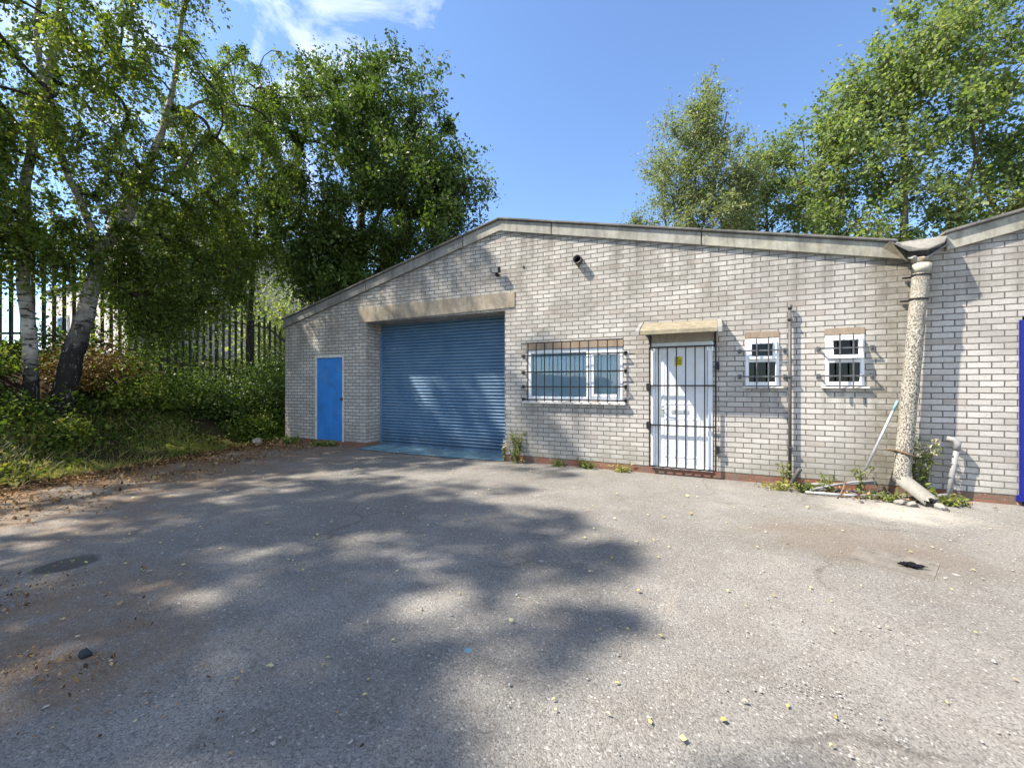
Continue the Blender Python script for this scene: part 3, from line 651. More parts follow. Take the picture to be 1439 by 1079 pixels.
mb = MB(); y0, y1 = 0.0180, 0.0195
mb.add([(-0.412,y0,1.868),(-0.398,y0,1.862),(-0.372,y0,1.882),(-0.366,y0,1.876),(-0.396,y0,1.848),(-0.414,y0,1.858)], [(0,1,2,3,4,5)])
mb.box(-0.430, -0.336, y0, y1, 1.836, 1.842)
for x in (-0.416, -0.398, -0.382, -0.366, -0.350): mb.box(x, x+0.011, y0, y1, 1.808, 1.824)
mb.box(-0.42, -0.345, y0, y1, 1.790, 1.796); mb.box(-0.405, -0.345, y0, y1, 1.758, 1.765)
for x in (-0.42, -0.40, -0.378, -0.356): mb.box(x, x+0.014, y0, y1, 1.772, 1.779)
mb.obj('print', M['ink'], door)
MB().box(-0.84, 0.18, -0.008, 0.06, 2.105, 2.245).obj('door_lintel', M['palelintel'], bld, 0.004)
g = MB(); Y = -0.055
for x in (-0.81, 0.145): g.box(x-0.011, x+0.011, Y-0.011, Y+0.011, 0.125, 2.045)
for i in range(6): x = -0.675 + i*0.1335; g.box(x-0.008, x+0.008, Y-0.008, Y+0.008, 0.14, 2.03)
for z in (0.128, 0.79, 1.42, 2.03): g.box(-0.80, 0.135, Y-0.010, Y+0.010, z-0.011, z+0.011)
gate = g.obj('door_gate', M['blackiron'], bld)
for x, z in ((-0.83, 1.40), (-0.83, 0.78), (0.165, 1.72), (0.165, 0.45)):
    MB().box(x-0.03, x+0.03, -0.075, 0.012, z-0.055, z+0.055).obj('gate_bracket', M['blackiron'], gate, 0.006)

# door canopy
can = thing('door_canopy', (-0.36, 0, 2.2), 'yellowed fibreglass canopy sloping out over the white entrance door', 'canopy')
MB().prism([(0.0, 2.425), (-0.05, 2.425), (-0.40, 2.30), (-0.49, 2.25), (-0.50, 2.19), (-0.485, 2.19), (-0.47, 2.245), (-0.39, 2.285), (-0.05, 2.405), (0.0, 2.405)], -0.905, 0.165).obj('canopy_shell', M['canopy'], can, 0.003)
for x0, x1 in ((-0.965, -0.906), (0.166, 0.222)):
    MB().prism([(0.0, 2.435), (-0.05, 2.435), (-0.41, 2.31), (-0.50, 2.255), (-0.512, 2.18), (-0.49, 2.18), (-0.46, 2.22), (0.0, 2.37)], x0, x1).obj('end_trim', M['canopyend'], can, 0.004)
for x in (-0.80, 0.14):
    MB().box(x-0.012, x+0.012, -0.45, 0.0, 2.205, 2.225).box(x-0.012, x+0.012, -0.03, 0.0, 2.02, 2.204).tube([(x,-0.02,2.05),(x,-0.26,2.16),(x,-0.42,2.205)], 0.009, 6).obj('bracket', M['blackiron'], can)

# floodlight, vent, thin pipe
fl = thing('floodlight', (-3.58, 0, 3.6), 'small black floodlight fixed high on the brickwork above the shutter lintel', 'light')
MB().prism([(-0.06, 3.66), (-0.15, 3.64), (-0.13, 3.54), (-0.055, 3.555)], -3.66, -3.50).obj('housing', M['blackiron'], fl, 0.006)
MB().prism([(-0.153, 3.632), (-0.156, 3.631), (-0.137, 3.547), (-0.134, 3.548)], -3.645, -3.515).obj('lens', M['lampglass'], fl)
MB().box(-3.605, -3.555, -0.07, 0.0, 3.50, 3.548).tube([(-3.58,-0.01,3.52),(-3.58,-0.05,3.49),(-3.58,-0.06,3.56)], 0.008, 6).obj('bracket', M['blackiron'], fl, 0.004)
vt = thing('vent_pipe', (-2.0, 0, 3.6), 'stubby round pipe outlet poking from the upper brick gable', 'vent')
mb = MB(); c = Vector((-2.0, 0, 3.60)); sd = 20
ring = lambda r, y: [(c.x+r*math.cos(2*math.pi*k/sd), y, c.z+r*math.sin(2*math.pi*k/sd)) for k in range(sd)]
vs = ring(0.075, 0.0)+ring(0.075, -0.12)+ring(0.062, -0.12)+ring(0.062, 0.0)
mb.add(vs, [(j*sd+k, j*sd+(k+1) % sd, (j+1)*sd+(k+1) % sd, (j+1)*sd+k) for j in range(3) for k in range(sd)] + [tuple(3*sd+k for k in range(sd))], True)
mb.obj('outlet_tube', M['darkplastic'], vt)
MB().tube([(-1.985,-0.06,3.555),(-1.985,-0.05,3.52),(-1.985,0.0,3.51)], 0.012, 6).obj('fixing_strap', M['rust'], vt)
MB().tube([(-3.05,-0.012,3.62),(-3.05,0.005,3.62)], 0.022, 8).obj('cable_hole', M['inside'], bld)
wp = thing('waste_pipe', (1.085, 0, 0), 'thin dark grey upright pipe between the two small barred windows', 'pipe')
MB().tube([(1.085,-0.055,0.10),(1.085,-0.055,2.52)], 0.022, 10).obj('pipe_run', M['darkplastic'], wp)
MB().tube([(1.085,-0.055,2.50),(1.085,-0.055,2.56)], 0.030, 10).obj('vent_cap', M['darkplastic'], wp)
for z in (0.55, 1.55, 2.36):
    MB().box(1.055, 1.115, -0.085, 0.0, z-0.014, z+0.014).obj('pipe_clip', M['darkplastic'], wp, 0.004)
MB().tube([(1.10,-0.07,0.02),(1.11,-0.12,0.09),(1.17,-0.16,0.25),(1.19,-0.15,0.27)], 0.030, 10).obj('elbow', M['darkplastic'], wp)

# ------------------------------------------------------------------ neighbouring unit
nb = thing('neighbouring_unit', (8, 0, 0), 'matching grey brick unit to the right with royal blue door frame', 'workshop')
NAP = 8.5
def gable2(x): return 3.045 + (min(x, NAP)-2.46)*0.235 - max(0, x-NAP)*0.235
brick_wall('front_wall', XR, 14.5, [(3.40, 7.2, 0.115, 2.24)], [0.4], 0.115, lambda x: gable2(x)+0.1, M['brick2'], nb, (NAP,))
MB().box(XR, 3.40, 0.004, 0.25, -0.1, 0.1149).obj('plinth_course', M['red'], nb); MB().box(7.2, 14.5, 0.004, 0.25, -0.1, 0.1149).obj('plinth_course', M['red'], nb)
MB().poly([(XR, 3.15), (NAP, 4.57), (14.6, 3.14), (14.6, 3.22), (NAP, 4.65), (XR, 3.23)], 0.05, 14.2).obj('roof', M['roof'], nb)
MB().box(14.28, 14.5, 0.01, 14, -0.1, 3.1).obj('side_wall', M['brick2'], nb)
MB().box(XR+0.02, 14.28, 13.8, 14, -0.1, 3.1).obj('rear_wall', M['brick2'], nb)
fascia_piece(2.72, 5.2, M['fascia'], nb, f=gable2); fascia_piece(5.215, NAP, M['fascia_mid'], nb, f=gable2)
verge_roll([2.70, 5.2], gable2, nb); verge_roll([5.21, NAP], gable2, nb)
fr = MB().box(3.372, 3.452, -0.028, 0.06, 0.09, 2.20).box(3.452, 7.2, -0.026, 0.06, 2.12, 2.199).box(3.44, 3.456, -0.034, 0.058, 0.09, 2.119)
dfr = fr.obj('door_frame', M['bluesteel'], nb, 0.005)
MB().box(3.345, 3.50, -0.055, 0.07, 0.055, 0.09).box(3.352, 3.49, -0.045, 0.065, 0.09, 0.125).obj('foot_plate', M['bluesteel'], dfr, 0.004)
MB().box(3.456, 7.2, 0.10, 0.14, 0.05, 2.12).obj('shutter_door', M['bluesteel'], nb)

# ------------------------------------------------------------------ broken valley gutter outlet and leaning downpipe
gt = thing('valley_gutter', (2.5, 0, 3.0), 'broken cement gutter outlet jutting from the valley between the two gables', 'gutter')
def plate(pts, th, name, mat):
    p = [Vector(q) for q in pts]; nrm = (p[1]-p[0]).cross(p[2]-p[0]).normalized()*th
    n = len(p); return MB().add(p+[q+nrm for q in p], [tuple(range(n)), tuple(range(2*n-1, n-1, -1))]+[(i+n, (i+1) % n+n, (i+1) % n, i) for i in range(n)]).obj(name, mat, gt, 0.004)
plate([(2.045, -0.26, 3.165), (2.125, -0.26, 3.232), (2.21, 0.02, 3.29), (2.40, 0.02, 3.02), (2.29, -0.26, 2.955)], 0.02, 'left_wing', M['browncement'])
plate([(2.127, -0.262, 3.236), (2.21, 0.10, 3.31), (2.76, 0.10, 3.315), (2.70, -0.12, 3.275), (2.62, -0.262, 3.16), (2.47, -0.27, 3.10), (2.29, -0.268, 3.105)], 0.02, 'lid', M['roll'])
plate([(2.36, -0.22, 2.965), (2.40, 0.02, 3.00), (2.78, 0.02, 3.215), (2.66, -0.20, 3.15), (2.50, -0.24, 3.03)], 0.02, 'right_wing', M['fascia_dark'])
rock('rubble', M['lintel'], (2.42, -0.20, 2.985), (0.10, 0.07, 0.04), 4, gt)
rock('rubble', M['stone'], (2.34, -0.20, 3.02), (0.05, 0.05, 0.04), 5, gt)
dp = thing('downpipe', (2.24, -0.17, 0), 'fat pebbly concrete downpipe leaning off the wall between the units', 'drainpipe')
A = Vector((2.445, -0.17, 2.93)); B = Vector((2.235, -0.21, 0.20))
rr = random.Random(3)
ptz = [A.lerp(B, i/24) for i in range(25)]
MB().tube([p + Vector((rr.uniform(-.004, .004), 0, 0)) for p in ptz], 0.082, 28, True, 0.025, rr).obj('pipe_barrel', M['pebble'], dp)
MB().tube([A + (A-B).normalized()*0.012, A.lerp(B, 0.040)], 0.089, 28).obj('socket_collar', M['fascia'], dp, 0.006)
for t, mt in ((0.046, 'blackiron'), (0.155, 'blackiron')):
    c = A.lerp(B, t); dvec = (A-B).normalized()
    MB().tube([c, c-dvec*0.018], 0.093, 28).box(c.x-0.13, c.x+0.125, -0.045, -0.02, c.z-0.008, c.z+0.012).obj('strap', M[mt], dp)
c = A.lerp(B, 0.862)
MB().tube([c+Vector((0.092*math.cos(a), 0.092*math.sin(a), 0.012*math.sin(a*2)-0.02*math.cos(a))) for a in [k*2*math.pi/24 for k in range(24)]], 0.013, 6).tube([c+Vector((-.085,-.04,0.02)), c+Vector((-.2,-.06,.045))], 0.014, 6).obj('rusty_band', M['rust'], dp)
sh_ = thing('broken_pipe_shoe', (2.33, -0.35, 0), 'snapped grey concrete pipe shoe lying at the foot of the downpipe', 'pipe fragment')
pa, pb = Vector((2.235, -0.27, 0.235)), Vector((2.40, -0.52, 0.055))
ax = (pb-pa).normalized(); sd = 14; vs = []
sidev = ax.cross(Vector((0, 0, 1))).normalized(); upv = sidev.cross(ax).normalized()
for (r, t) in ((0.100, 0.0), (0.098, 0.33), (0.096, 0.66), (0.092, 1.0)):
    for rad in (r, r-0.022):
        for k in range(sd):
            a = math.pi*1.25*(k/(sd-1)) - math.pi*0.12
            q = pa.lerp(pb, t + 0.07*math.sin(k*2.3+rad*9)*(1 if t in (0.0, 1.0) else 0)) + (sidev*math.cos(a) + upv*math.sin(a)*0.8)*rad
            vs.append((q.x, q.y, max(q.z, 0.004)))
fs = []
for j in range(3):
    for s_ in (0, 1):
        for k in range(sd-1):
            a = (j*2+s_)*sd+k; b = ((j+1)*2+s_)*sd+k; fs.append((a, a+1, b+1, b) if s_ == 0 else (b, b+1, a+1, a))
for j, fl_ in ((0, 0), (3, 1)):
    for k in range(sd-1): a = (j*2)*sd+k; fs.append((a, a+sd, a+sd+1, a+1))
for k in (0, sd-1):
    for j in range(3): a = (j*2)*sd+k; fs.append((a, a+2*sd, a+3*sd, a+sd))
MB().add(vs, fs).obj('pipe_shell', M['chunk'], sh_)
RUB = [((2.12, -0.55, 0.03), (0.075, 0.05, 0.045), 'pale lump of broken concrete beside the snapped pipe shoe'), ((2.21, -0.60, 0.03), (0.06, 0.05, 0.04), 'knobbly broken concrete lump in front of the pipe shoe'),
       ((2.45, -0.62, 0.03), (0.07, 0.06, 0.05), 'rounded concrete lump at the tip of the pipe shoe')]
for i, (c, r, lb) in enumerate(RUB):
    tag(rock('concrete_lump', M['chunk'], c, r, 20+i), lb, 'rubble')

# grey stub pipe with elbow, loose poles
st = thing('stub_pipe', (2.78, -0.1, 0), 'short grey plastic stub pipe with elbow standing beside the tall weed', 'pipe')
MB().tube([(2.72,-0.10,0.05),(2.745,-0.10,0.30),(2.795,-0.10,0.66)], 0.027, 14).obj('upright', M['plastic'], st)
MB().tube([(2.79,-0.10,0.63),(2.80,-0.10,0.715),(2.775,-0.085,0.755),(2.715,-0.06,0.77)], [0.034, 0.034, 0.033, 0.030], 14).obj('elbow', M['plastic'], st)
MB().tube([(2.70,-0.12,0.075),(2.62,-0.13,0.06),(2.35,-0.15,0.07)], 0.022, 12).obj('ground_run', M['plastic'], st)
POLES = [('metal_pole', [(1.895,-0.16,0.33),(2.235,-0.10,1.22)], 0.0150, 'alu', 'slim aluminium pole propped diagonally against the concrete downpipe'),
  ('grey_conduit', [(1.22,-0.10,0.055),(1.60,-0.14,0.095),(1.98,-0.16,0.155)], 0.0165, 'plastic', 'grey conduit lying along the wall base, rearmost of three'),
  ('grey_conduit', [(1.20,-0.42,0.03),(1.55,-0.28,0.12),(1.80,-0.20,0.165),(2.0,-0.17,0.185)], 0.0150, 'plastic', 'grey conduit slanting up off the ground towards the downpipe'),
  ('grey_conduit', [(1.19,-0.47,0.026),(1.62,-0.44,0.03),(2.15,-0.33,0.05)], 0.0155, 'alu', 'pale straight conduit on the tarmac in front of the other conduits'),
  ('dark_pipe_offcut', [(1.16,-0.30,0.03),(1.30,-0.34,0.035),(1.42,-0.38,0.03)], 0.020, 'darkplastic', 'short dark pipe offcut lying in front of the thin upright pipe'),
  ('grey_conduit', [(1.25,-0.22,0.02),(1.7,-0.24,0.04),(2.12,-0.24,0.06)], 0.0140, 'darkplastic', 'dark conduit half hidden under the other loose conduits'),
  ('rusty_rod', [(1.545,-0.50,0.02),(1.61,-0.38,0.10),(1.66,-0.28,0.18)], 0.011, 'rust', 'short dark rod sticking up between the grey conduits')]
for nm, pts, r, mt, lb in POLES:
    o = MB().tube(pts, r, 10).obj(nm, M[mt]); tag(o, lb, 'pole' if 'pole' in nm else 'pipe' if 'pipe' in nm else 'rod' if 'rod' in nm else 'conduit')
    if nm == 'metal_pole': MB().tube([(2.190,-0.108,1.10),(2.238,-0.0995,1.228)], 0.0165, 10).obj('pole_sleeve', M['teal'], o)

# drain cover, rag, dark stone
cv = thing('drain_cover', (1.45, -3.0, 0), 'rectangular silted metal drain cover set in the tarmac yard', 'drain cover')
def gq(px, py, z=0.0):
    return px
th = R(-25); ca, sa = math.cos(th), math.sin(th)
def loc(cx, cy, a, b, z): return (cx + a*ca - b*sa, cy + a*sa + b*ca, z)
CX, CY = 1.38, -2.64
def slab(mb, a0, a1, b0, b1, z0, z1): 
    P = [loc(CX, CY, a, b, z) for z in (z0, z1) for a, b in ((a0,b0),(a1,b0),(a1,b1),(a0,b1))]
    mb.add(P, [(4,5,6,7),(0,1,5,4),(1,2,6,5),(2,3,7,6),(3,0,4,7)])
mb = MB(); slab(mb, -0.25, 0.25, -0.22, 0.22, -0.02, 0.0032); 
for i in range(8):
    for j in range(7):
        a, b = -0.21+i*0.06, -0.18+j*0.06
        slab(mb, a-0.017, a+0.017, b-0.009, b+0.009, 0.003, 0.0055)
mb.obj('cover_plate', M['castiron'], cv)
rng = random.Random(8); bm = bmesh.new(); bmesh.ops.create_grid(bm, x_segments=26, y_segments=14, size=1)
for v in bm.verts:
    u, w_ = v.co.x, v.co.y
    k = 1 + 0.28*math.sin(u*5.1+w_*3)+0.2*math.sin(w_*7+2)
    v.co = Vector((1.46 + u*0.058*k + 0.015*math.sin(w_*4), -2.74 + w_*0.024*(1+0.5*math.sin(u*4.0+1)), 0.020 + 0.013*abs(math.sin(u*6+w_*4)) + 0.010*math.sin(w_*9+u*3)*(1-abs(u))))
me = bpy.data.meshes.new('discarded_rag'); bm.to_mesh(me); bm.free(); me.materials.append(M['rag'])
for p in me.polygons: p.use_smooth = True
o = bpy.data.objects.new('discarded_rag', me); COL.objects.link(o); tag(o, 'crumpled black rag lying on the sunlit tarmac', 'rag')
so = o.modifiers.new('thick', 'SOLIDIFY'); so.thickness = 0.006
tag(rock('dark_stone', M['darkroof'], (-2.95, -5.98, 0.018), (0.038, 0.028, 0.026), 31), 'dark angular stone on the leaf-stained tarmac near the bank', 'stone')
tag(rock('kerb_stone', M['chunk'], (-9.65, -0.75, 0.07), (0.15, 0.10, 0.12), 37), 'pale stone block half buried at the edge of the bank', 'stone')

# ------------------------------------------------------------------ palisade fence and building behind it
fe = thing('palisade_fence', (-13.2, -3, 2.1), 'dark steel palisade fence along the top of the grassy bank', 'fence')
FP = [(-14.3, -13.0), (-13.9, -5.0), (-12.6, 0.0), (-11.7, 4.0)]
def fence_pt(t):
    seg = [math.dist(a, b) for a, b in zip(FP, FP[1:])]; 
    for (a, b), s_ in zip(zip(FP, FP[1:]), seg):
        if t <= s_: k = t/s_; return (a[0]+(b[0]-a[0])*k, a[1]+(b[1]-a[1])*k, math.atan2(b[1]-a[1], b[0]-a[0]))
        t -= s_
    return None
pal = MB(); t = 0.0; rr = random.Random(5)
def obox(mb, x, y, a, l, w, z0, z1):
    c, s_ = math.cos(a), math.sin(a)
    P = [(x+c*u-s_*v, y+s_*u+c*v, z) for z in (z0, z1) for u, v in ((-l,-w),(l,-w),(l,w),(-l,w))]
    mb.add(P, [(3,2,1,0),(4,5,6,7),(0,1,5,4),(1,2,6,5),(2,3,7,6),(3,0,4,7)])
k = 0; posts = []
total = sum(math.dist(a, b) for a, b in zip(FP, FP[1:]))
while t < total-0.05:
    x, y, a = fence_pt(t); zb = float(bank_z(x, y)); l = rr.uniform(-0.01, 0.01)
    c, s_ = math.cos(a), math.sin(a); z0, z1 = zb+0.06, zb+2.08+l
    P = [(x+c*u-s_*v, y+s_*u+c*v) for u, v in ((-0.034, 0.0), (0.0, 0.016), (0.034, 0.0), (0.0, 0.012))]
    pal.add([(*p, z0) for p in P]+[(*p, z1-0.09) for p in P]+[(x, y, z1)], [(0,1,5,4),(1,2,6,5),(2,3,7,6),(3,0,4,7),(4,5,8),(5,6,8),(6,7,8),(7,4,8)])
    if k % 17 == 0: posts.append((x, y, a, zb))
    t += 0.155; k += 1
pal.obj('pale_panel', M['fencem'], fe)
for h, nm in ((0.35, 'lower_rail'), (1.75, 'upper_rail')):
    mb = MB()
    for a, b in zip(FP, FP[1:]):
        n = 6
        for i in range(n):
            p = [a[j]+(b[j]-a[j])*i/n for j in (0, 1)]; q = [a[j]+(b[j]-a[j])*(i+1)/n for j in (0, 1)]
            za, zb = float(bank_z(*p)), float(bank_z(*q))
            mb.add([(p[0]-.02,p[1],za+h),(q[0]-.02,q[1],zb+h),(q[0]-.02,q[1],zb+h+.05),(p[0]-.02,p[1],za+h+.05),(p[0]-.06,p[1],za+h),(q[0]-.06,q[1],zb+h),(q[0]-.06,q[1],zb+h+.05),(p[0]-.06,p[1],za+h+.05)],
                   [(0,1,2,3),(7,6,5,4),(3,2,6,7),(1,0,4,5)])
    mb.obj(nm, M['fencem'], fe)
for x, y, a, zb in posts:
    mb = MB(); obox(mb, x-0.09, y, a, 0.03, 0.05, zb-0.2, zb+2.0); mb.obj('post', M['fencem'], fe)

bb = thing('flat_roofed_building', (-22.5, 8, 2.1), 'pale flat roofed building glimpsed behind the palisade fence', 'building')
MB().box(-20.6, -19.0, 0.5, 0.8, 1.9, 7.85).obj('front_wall', M['cream_wall'], bb)
MB().box(-26.5, -20.6, 0.7, 6.0, 1.9, 5.5).obj('annexe_wall', M['cream_wall'], bb)
MB().box(-26.6, -20.602, 0.6, 6.1, 5.501, 5.6).obj('annexe_roof', M['darkroof'], bb)
MB().box(-19.3, -19.003, 0.801, 16, 1.9, 7.848).obj('side_wall', M['paleblock'], bb)
MB().box(-20.6, -20.3, 0.801, 16, 1.9, 7.848).obj('side_wall', M['paleblock'], bb)
MB().box(-20.3, -19.3, 15.7, 16, 1.9, 7.848).obj('rear_wall', M['paleblock'], bb)
MB().box(-20.6, -18.8, 0.3, 16.2, 7.86, 8.10).obj('roof', M['darkroof'], bb, 0.02)
for x0, x1 in ((-25.4, -24.4),):
    w_ = MB().box(x0, x1, 0.64, 0.72, 3.2, 4.4).obj('window', M['upvc'], bb); MB().box(x0+0.08, x1-0.08, 0.63, 0.636, 3.28, 4.32).obj('pane', M['glassdark'], w_)
lr = thing('low_shed', (-24, -8, 2.1), 'dark roofed low shed beyond the left end of the fence', 'shed')
MB().box(-27, -21.5, -11, -4.2, 1.9, 3.9).obj('wall', M['paleblock'], lr); MB().poly([(-27.3, 3.91), (-21.2, 3.91), (-24.2, 5.0)], -11.3, -4.0).obj('roof', M['darkroof'], lr)

# ------------------------------------------------------------------ trees
def smooth(pts, n=6):
    pts = [np.array(p, float) for p in pts]; out = []
    for i in range(len(pts)-1):
        p0, p1, p2, p3 = pts[max(i-1, 0)], pts[i], pts[i+1], pts[min(i+2, len(pts)-1)]
        for k in range(n):
            t = k/n; out.append(0.5*((2*p1)+(-p0+p2)*t+(2*p0-5*p1+4*p2-p3)*t*t+(-p0+3*p1-3*p2+p3)*t**3))
    out.append(pts[-1]); return out
def make_tree(name, label, group, limbs, lobes, nclump, nleaf, leaf, mat, bmat, seed, style='spray', tw=0.55, aspect=0.62, shell=0.45, kr=0.011, cat='tree', tcen=0.45, tvar=0.22):
    """limbs: [(points, r0, r1)]; lobes: [(cx,cy,cz, rx,ry,rz, weight)]"""
    rng = np.random.default_rng(seed); pr = random.Random(seed)
    root = thing(name, limbs[0][0][0], label, cat, group)
    wood = MB(); twig = MB(); nodes = []; par = []; fixed = []
    for pts, r0, r1 in limbs:
        sp = smooth(pts); n = len(sp)
        jit = [p + rng.normal(0, min(r0, 0.05)*0.25, 3)*(0 if i < 2 else 1) for i, p in enumerate(sp)]
        wood.tube([tuple(p) for p in jit], [r0+(r1-r0)*(i/(n-1))**0.85 for i in range(n)], 14 if r0 > 0.08 else 8, False, 0.05, pr)
        for i, p in enumerate(jit):
            if i > n*0.22: nodes.append(np.array(p)); par.append(-1); fixed.append(r0+(r1-r0)*(i/(n-1)))
    wt = np.array([l[6] for l in lobes], float); wt /= wt.sum()
    ci = rng.choice(len(lobes), nclump, p=wt); C = np.empty((nclump, 3))
    for i, c in enumerate(ci):
        l = lobes[c]; u = rng.normal(size=3); u /= np.linalg.norm(u); rad = rng.uniform(0, 1)**shell
        C[i] = np.array(l[:3]) + u*rad*np.array(l[3:6])
    nd = np.array(nodes)
    dist = np.min(np.linalg.norm(C[:, None, :]-nd[None], axis=2), axis=1); order = np.argsort(dist)
    cnt = [0]*len(nodes); buf = np.zeros((len(nodes)+nclump*4, 3)); buf[:len(nodes)] = nd; nn = len(nodes)
    ends = []
    for i in order:
        q = C[i]; dv = q - buf[:nn]; dd = np.linalg.norm(dv, axis=1) + np.where(dv[:, 2] < 0, -dv[:, 2]*0.5, 0)*(0.35 if style == 'droop' else 1.0)
        j = int(np.argmin(dd)); a = buf[j]; prev = j; L_ = np.linalg.norm(q-a)
        bend = rng.normal(0, 0.09*L_, 3); bend[2] += 0.10*L_
        for k in (1, 2, 3):
            f = k/3; p = a + (q-a)*f + bend*math.sin(math.pi*f)
            buf[nn] = p; par.append(prev); fixed.append(0); cnt.append(0); prev = nn; nn += 1
        ends.append(prev)
    for e in ends:
        while e >= 0: cnt[e] += 1; e = par[e]
    for i in range(nn):
        if par[i] >= 0:
            r = kr*cnt[i]**0.48; r2 = min(kr*max(cnt[par[i]], cnt[i])**0.48, r*1.35)
            if fixed[par[i]]: r2 = min(r2*1.1, fixed[par[i]]*0.9)
            twig.tube([tuple(buf[par[i]]), tuple(buf[i])], [r2, r], 6 if r > 0.02 else 4, False)
    # twigs with leaves
    per = max(1, nleaf//nclump); P = []; tint = []; nt = 7
    for e, i in zip(ends, order):
        q = buf[e]; base = np.clip(rng.normal(tcen, tvar*0.55), 0, 1); pp = per*rng.uniform(0.45, 1.5); tl = tw*rng.uniform(0.7, 1.3)
        for k in range(nt):
            if style == 'droop':
                d = rng.normal(size=3)*np.array([1, 1, 0.5]); d /= np.linalg.norm(d); n_ = max(2, int(pp/nt)); t_ = rng.uniform(0.05, 1, n_)
                ln = tl*rng.uniform(0.7, 1.7)
                pts = q + np.outer(t_, d)*ln*0.55 + np.outer(t_**1.7, [0, 0, -1])*ln*1.15
                sp_ = 0.055
                te = q + d*ln*0.55 + np.array([0, 0, -1])*ln*1.15; tm = q + d*ln*0.33 + np.array([0, 0, -1])*ln*0.36
                twig.tube([tuple(q), tuple(tm), tuple(te)], [0.004, 0.0028, 0.0012], 3, False)
            else:
                d = rng.normal(size=3) + np.array([0, 0, 0.9 if style == 'upright' else 0.25]); 
                o_ = q-np.array(lobes[0][:3]); d += 0.6*o_/(np.linalg.norm(o_)+1e-6)
                d /= np.linalg.norm(d); n_ = max(2, int(pp/nt)); t_ = rng.uniform(0.0, 1, n_); ln = tl*rng.uniform(0.6, 1.3)
                pts = q + np.outer(t_, d)*ln; sp_ = 0.10*tl/0.55*(0.7 if style == 'upright' else 1)
                twig.tube([tuple(q), tuple(q+d*ln*0.9)], [0.007, 0.0025], 3, False)
            pts = pts + rng.normal(0, sp_, pts.shape)
            P.append(pts); tint.append(np.clip(base + rng.normal(0, tvar*0.55, len(pts)), 0, 1))
    P = np.concatenate(P); tint = np.concatenate(tint)
    wood.obj('trunk', bmat, root); twig.obj('branches', M['darkbark'] if 'birch' in bmat.name else bmat, root)
    quads_obj('crown', leaves(P, leaf, rng, aspect, 0.45 if style == 'droop' else 0.2), mat, tint, root)
    return root

Z0 = lambda x, y: float(bank_z(x, y))
# two birches on the bank
xa, ya = -11.3, -3.92
make_tree('birch_tree', 'slim upright birch with white trunk, leftmost tree on the bank', 'birches on the bank',
    [([(xa, ya, Z0(xa, ya)-0.15), (xa-0.02, ya-0.02, 2.4), (xa-0.05, ya-0.08, 4.2), (xa-0.2, ya+0.1, 6.2), (xa-0.1, ya+0.4, 8.6), (xa-0.1, ya+0.5, 11.0)], 0.118, 0.04)],
    [(-11.2, -4.5, 7.2, 1.8, 2.1, 2.8, 0.9), (-11.2, -4.9, 4.9, 1.2, 1.6, 0.9, 0.35), (-10.9, -3.7, 9.8, 2.2, 2.2, 2.6, 0.30), (-11.0, -5.2, 6.2, 1.4, 1.6, 1.2, 0.4), (-11.3, -4.3, 4.1, 0.9, 1.5, 0.6, 0.35)], 160, 60000, 0.060, M['birchleaf'], M['birchbark'], 11, 'droop', 0.62, 0.74)
xb, yb = -10.95, -3.55
make_tree('birch_tree', 'leaning forked birch with rough dark base, white trunk above', 'birches on the bank',
    [([(xb-0.05, yb-0.12, Z0(xb, yb)-0.2), (xb, yb+0.02, 1.7), (xb, yb+0.22, 2.65), (xb, yb+0.36, 3.5), (xb, yb+0.50, 4.25)], 0.185, 0.105),
     ([(xb, yb+0.47, 4.1), (xb-0.1, yb+0.22, 5.0), (xb-0.3, yb-0.1, 6.3), (xb-0.5, yb-0.25, 8.2), (xb-0.4, yb-0.1, 10.2)], 0.080, 0.03),
     ([(xb, yb+0.48, 4.15), (xb+0.05, yb+0.85, 4.9), (xb+0.08, yb+1.1, 5.7), (xb+0.1, yb+1.5, 7.3), (xb+0.1, yb+1.75, 8.8), (xb+0.2, yb+1.9, 11.5)], 0.11, 0.035),
     ([(xb+0.1, yb+1.5, 7.2), (xb+0.4, yb+2.0, 7.9), (xb+0.7, yb+2.7, 8.2)], 0.05, 0.02)],
    [(-10.5, -2.6, 7.0, 1.8, 1.9, 2.3, 0.60), (-10.2, -1.3, 8.2, 1.6, 1.7, 2.0, 0.30), (-10.6, -2.3, 10.4, 2.3, 2.2, 2.0, 0.12), (-10.9, -1.7, 4.5, 0.7, 1.6, 1.5, 0.70), (-11.2, -2.0, 3.3, 0.6, 0.9, 0.8, 0.40), (-10.5, -2.4, 6.0, 1.4, 1.7, 1.0, 0.45), (-10.9, -1.0, 5.6, 0.9, 1.2, 1.4, 0.32), (-9.0, -3.2, 10.0, 1.3, 1.5, 1.2, 0.22), (-11.0, -3.0, 4.3, 0.8, 1.1, 0.7, 0.30), (-9.7, -0.6, 7.2, 0.8, 0.9, 1.2, 0.12)],
    240, 92000, 0.059, M['birchleaf'], M['roughbark'], 12, 'droop', 0.66, 0.74)
xc, yc = -12.0, 0.55
make_tree('slender_tree', 'thin dark stemmed tree by the fence, between birches and big dark tree', None,
    [([(xc, yc, Z0(xc, yc)-0.15), (xc-0.02, yc, 3.5), (xc+0.1, yc+0.1, 5.6), (xc+0.1, yc+0.3, 8.0), (xc+0.2, yc+0.3, 10.2)], 0.105, 0.03)],
    [(-11.8, 0.6, 8.0, 1.6, 1.7, 2.6, 1.0), (-11.5, -0.2, 5.7, 1.1, 1.4, 1.4, 0.5), (-11.6, 1.0, 10.0, 1.5, 1.5, 1.4, 0.25), (-11.7, -0.6, 4.3, 0.7, 1.0, 0.9, 0.25)], 135, 46000, 0.061, M['birchleaf'], M['darkbark'], 13, 'droop', 0.6, 0.72, tcen=0.4)
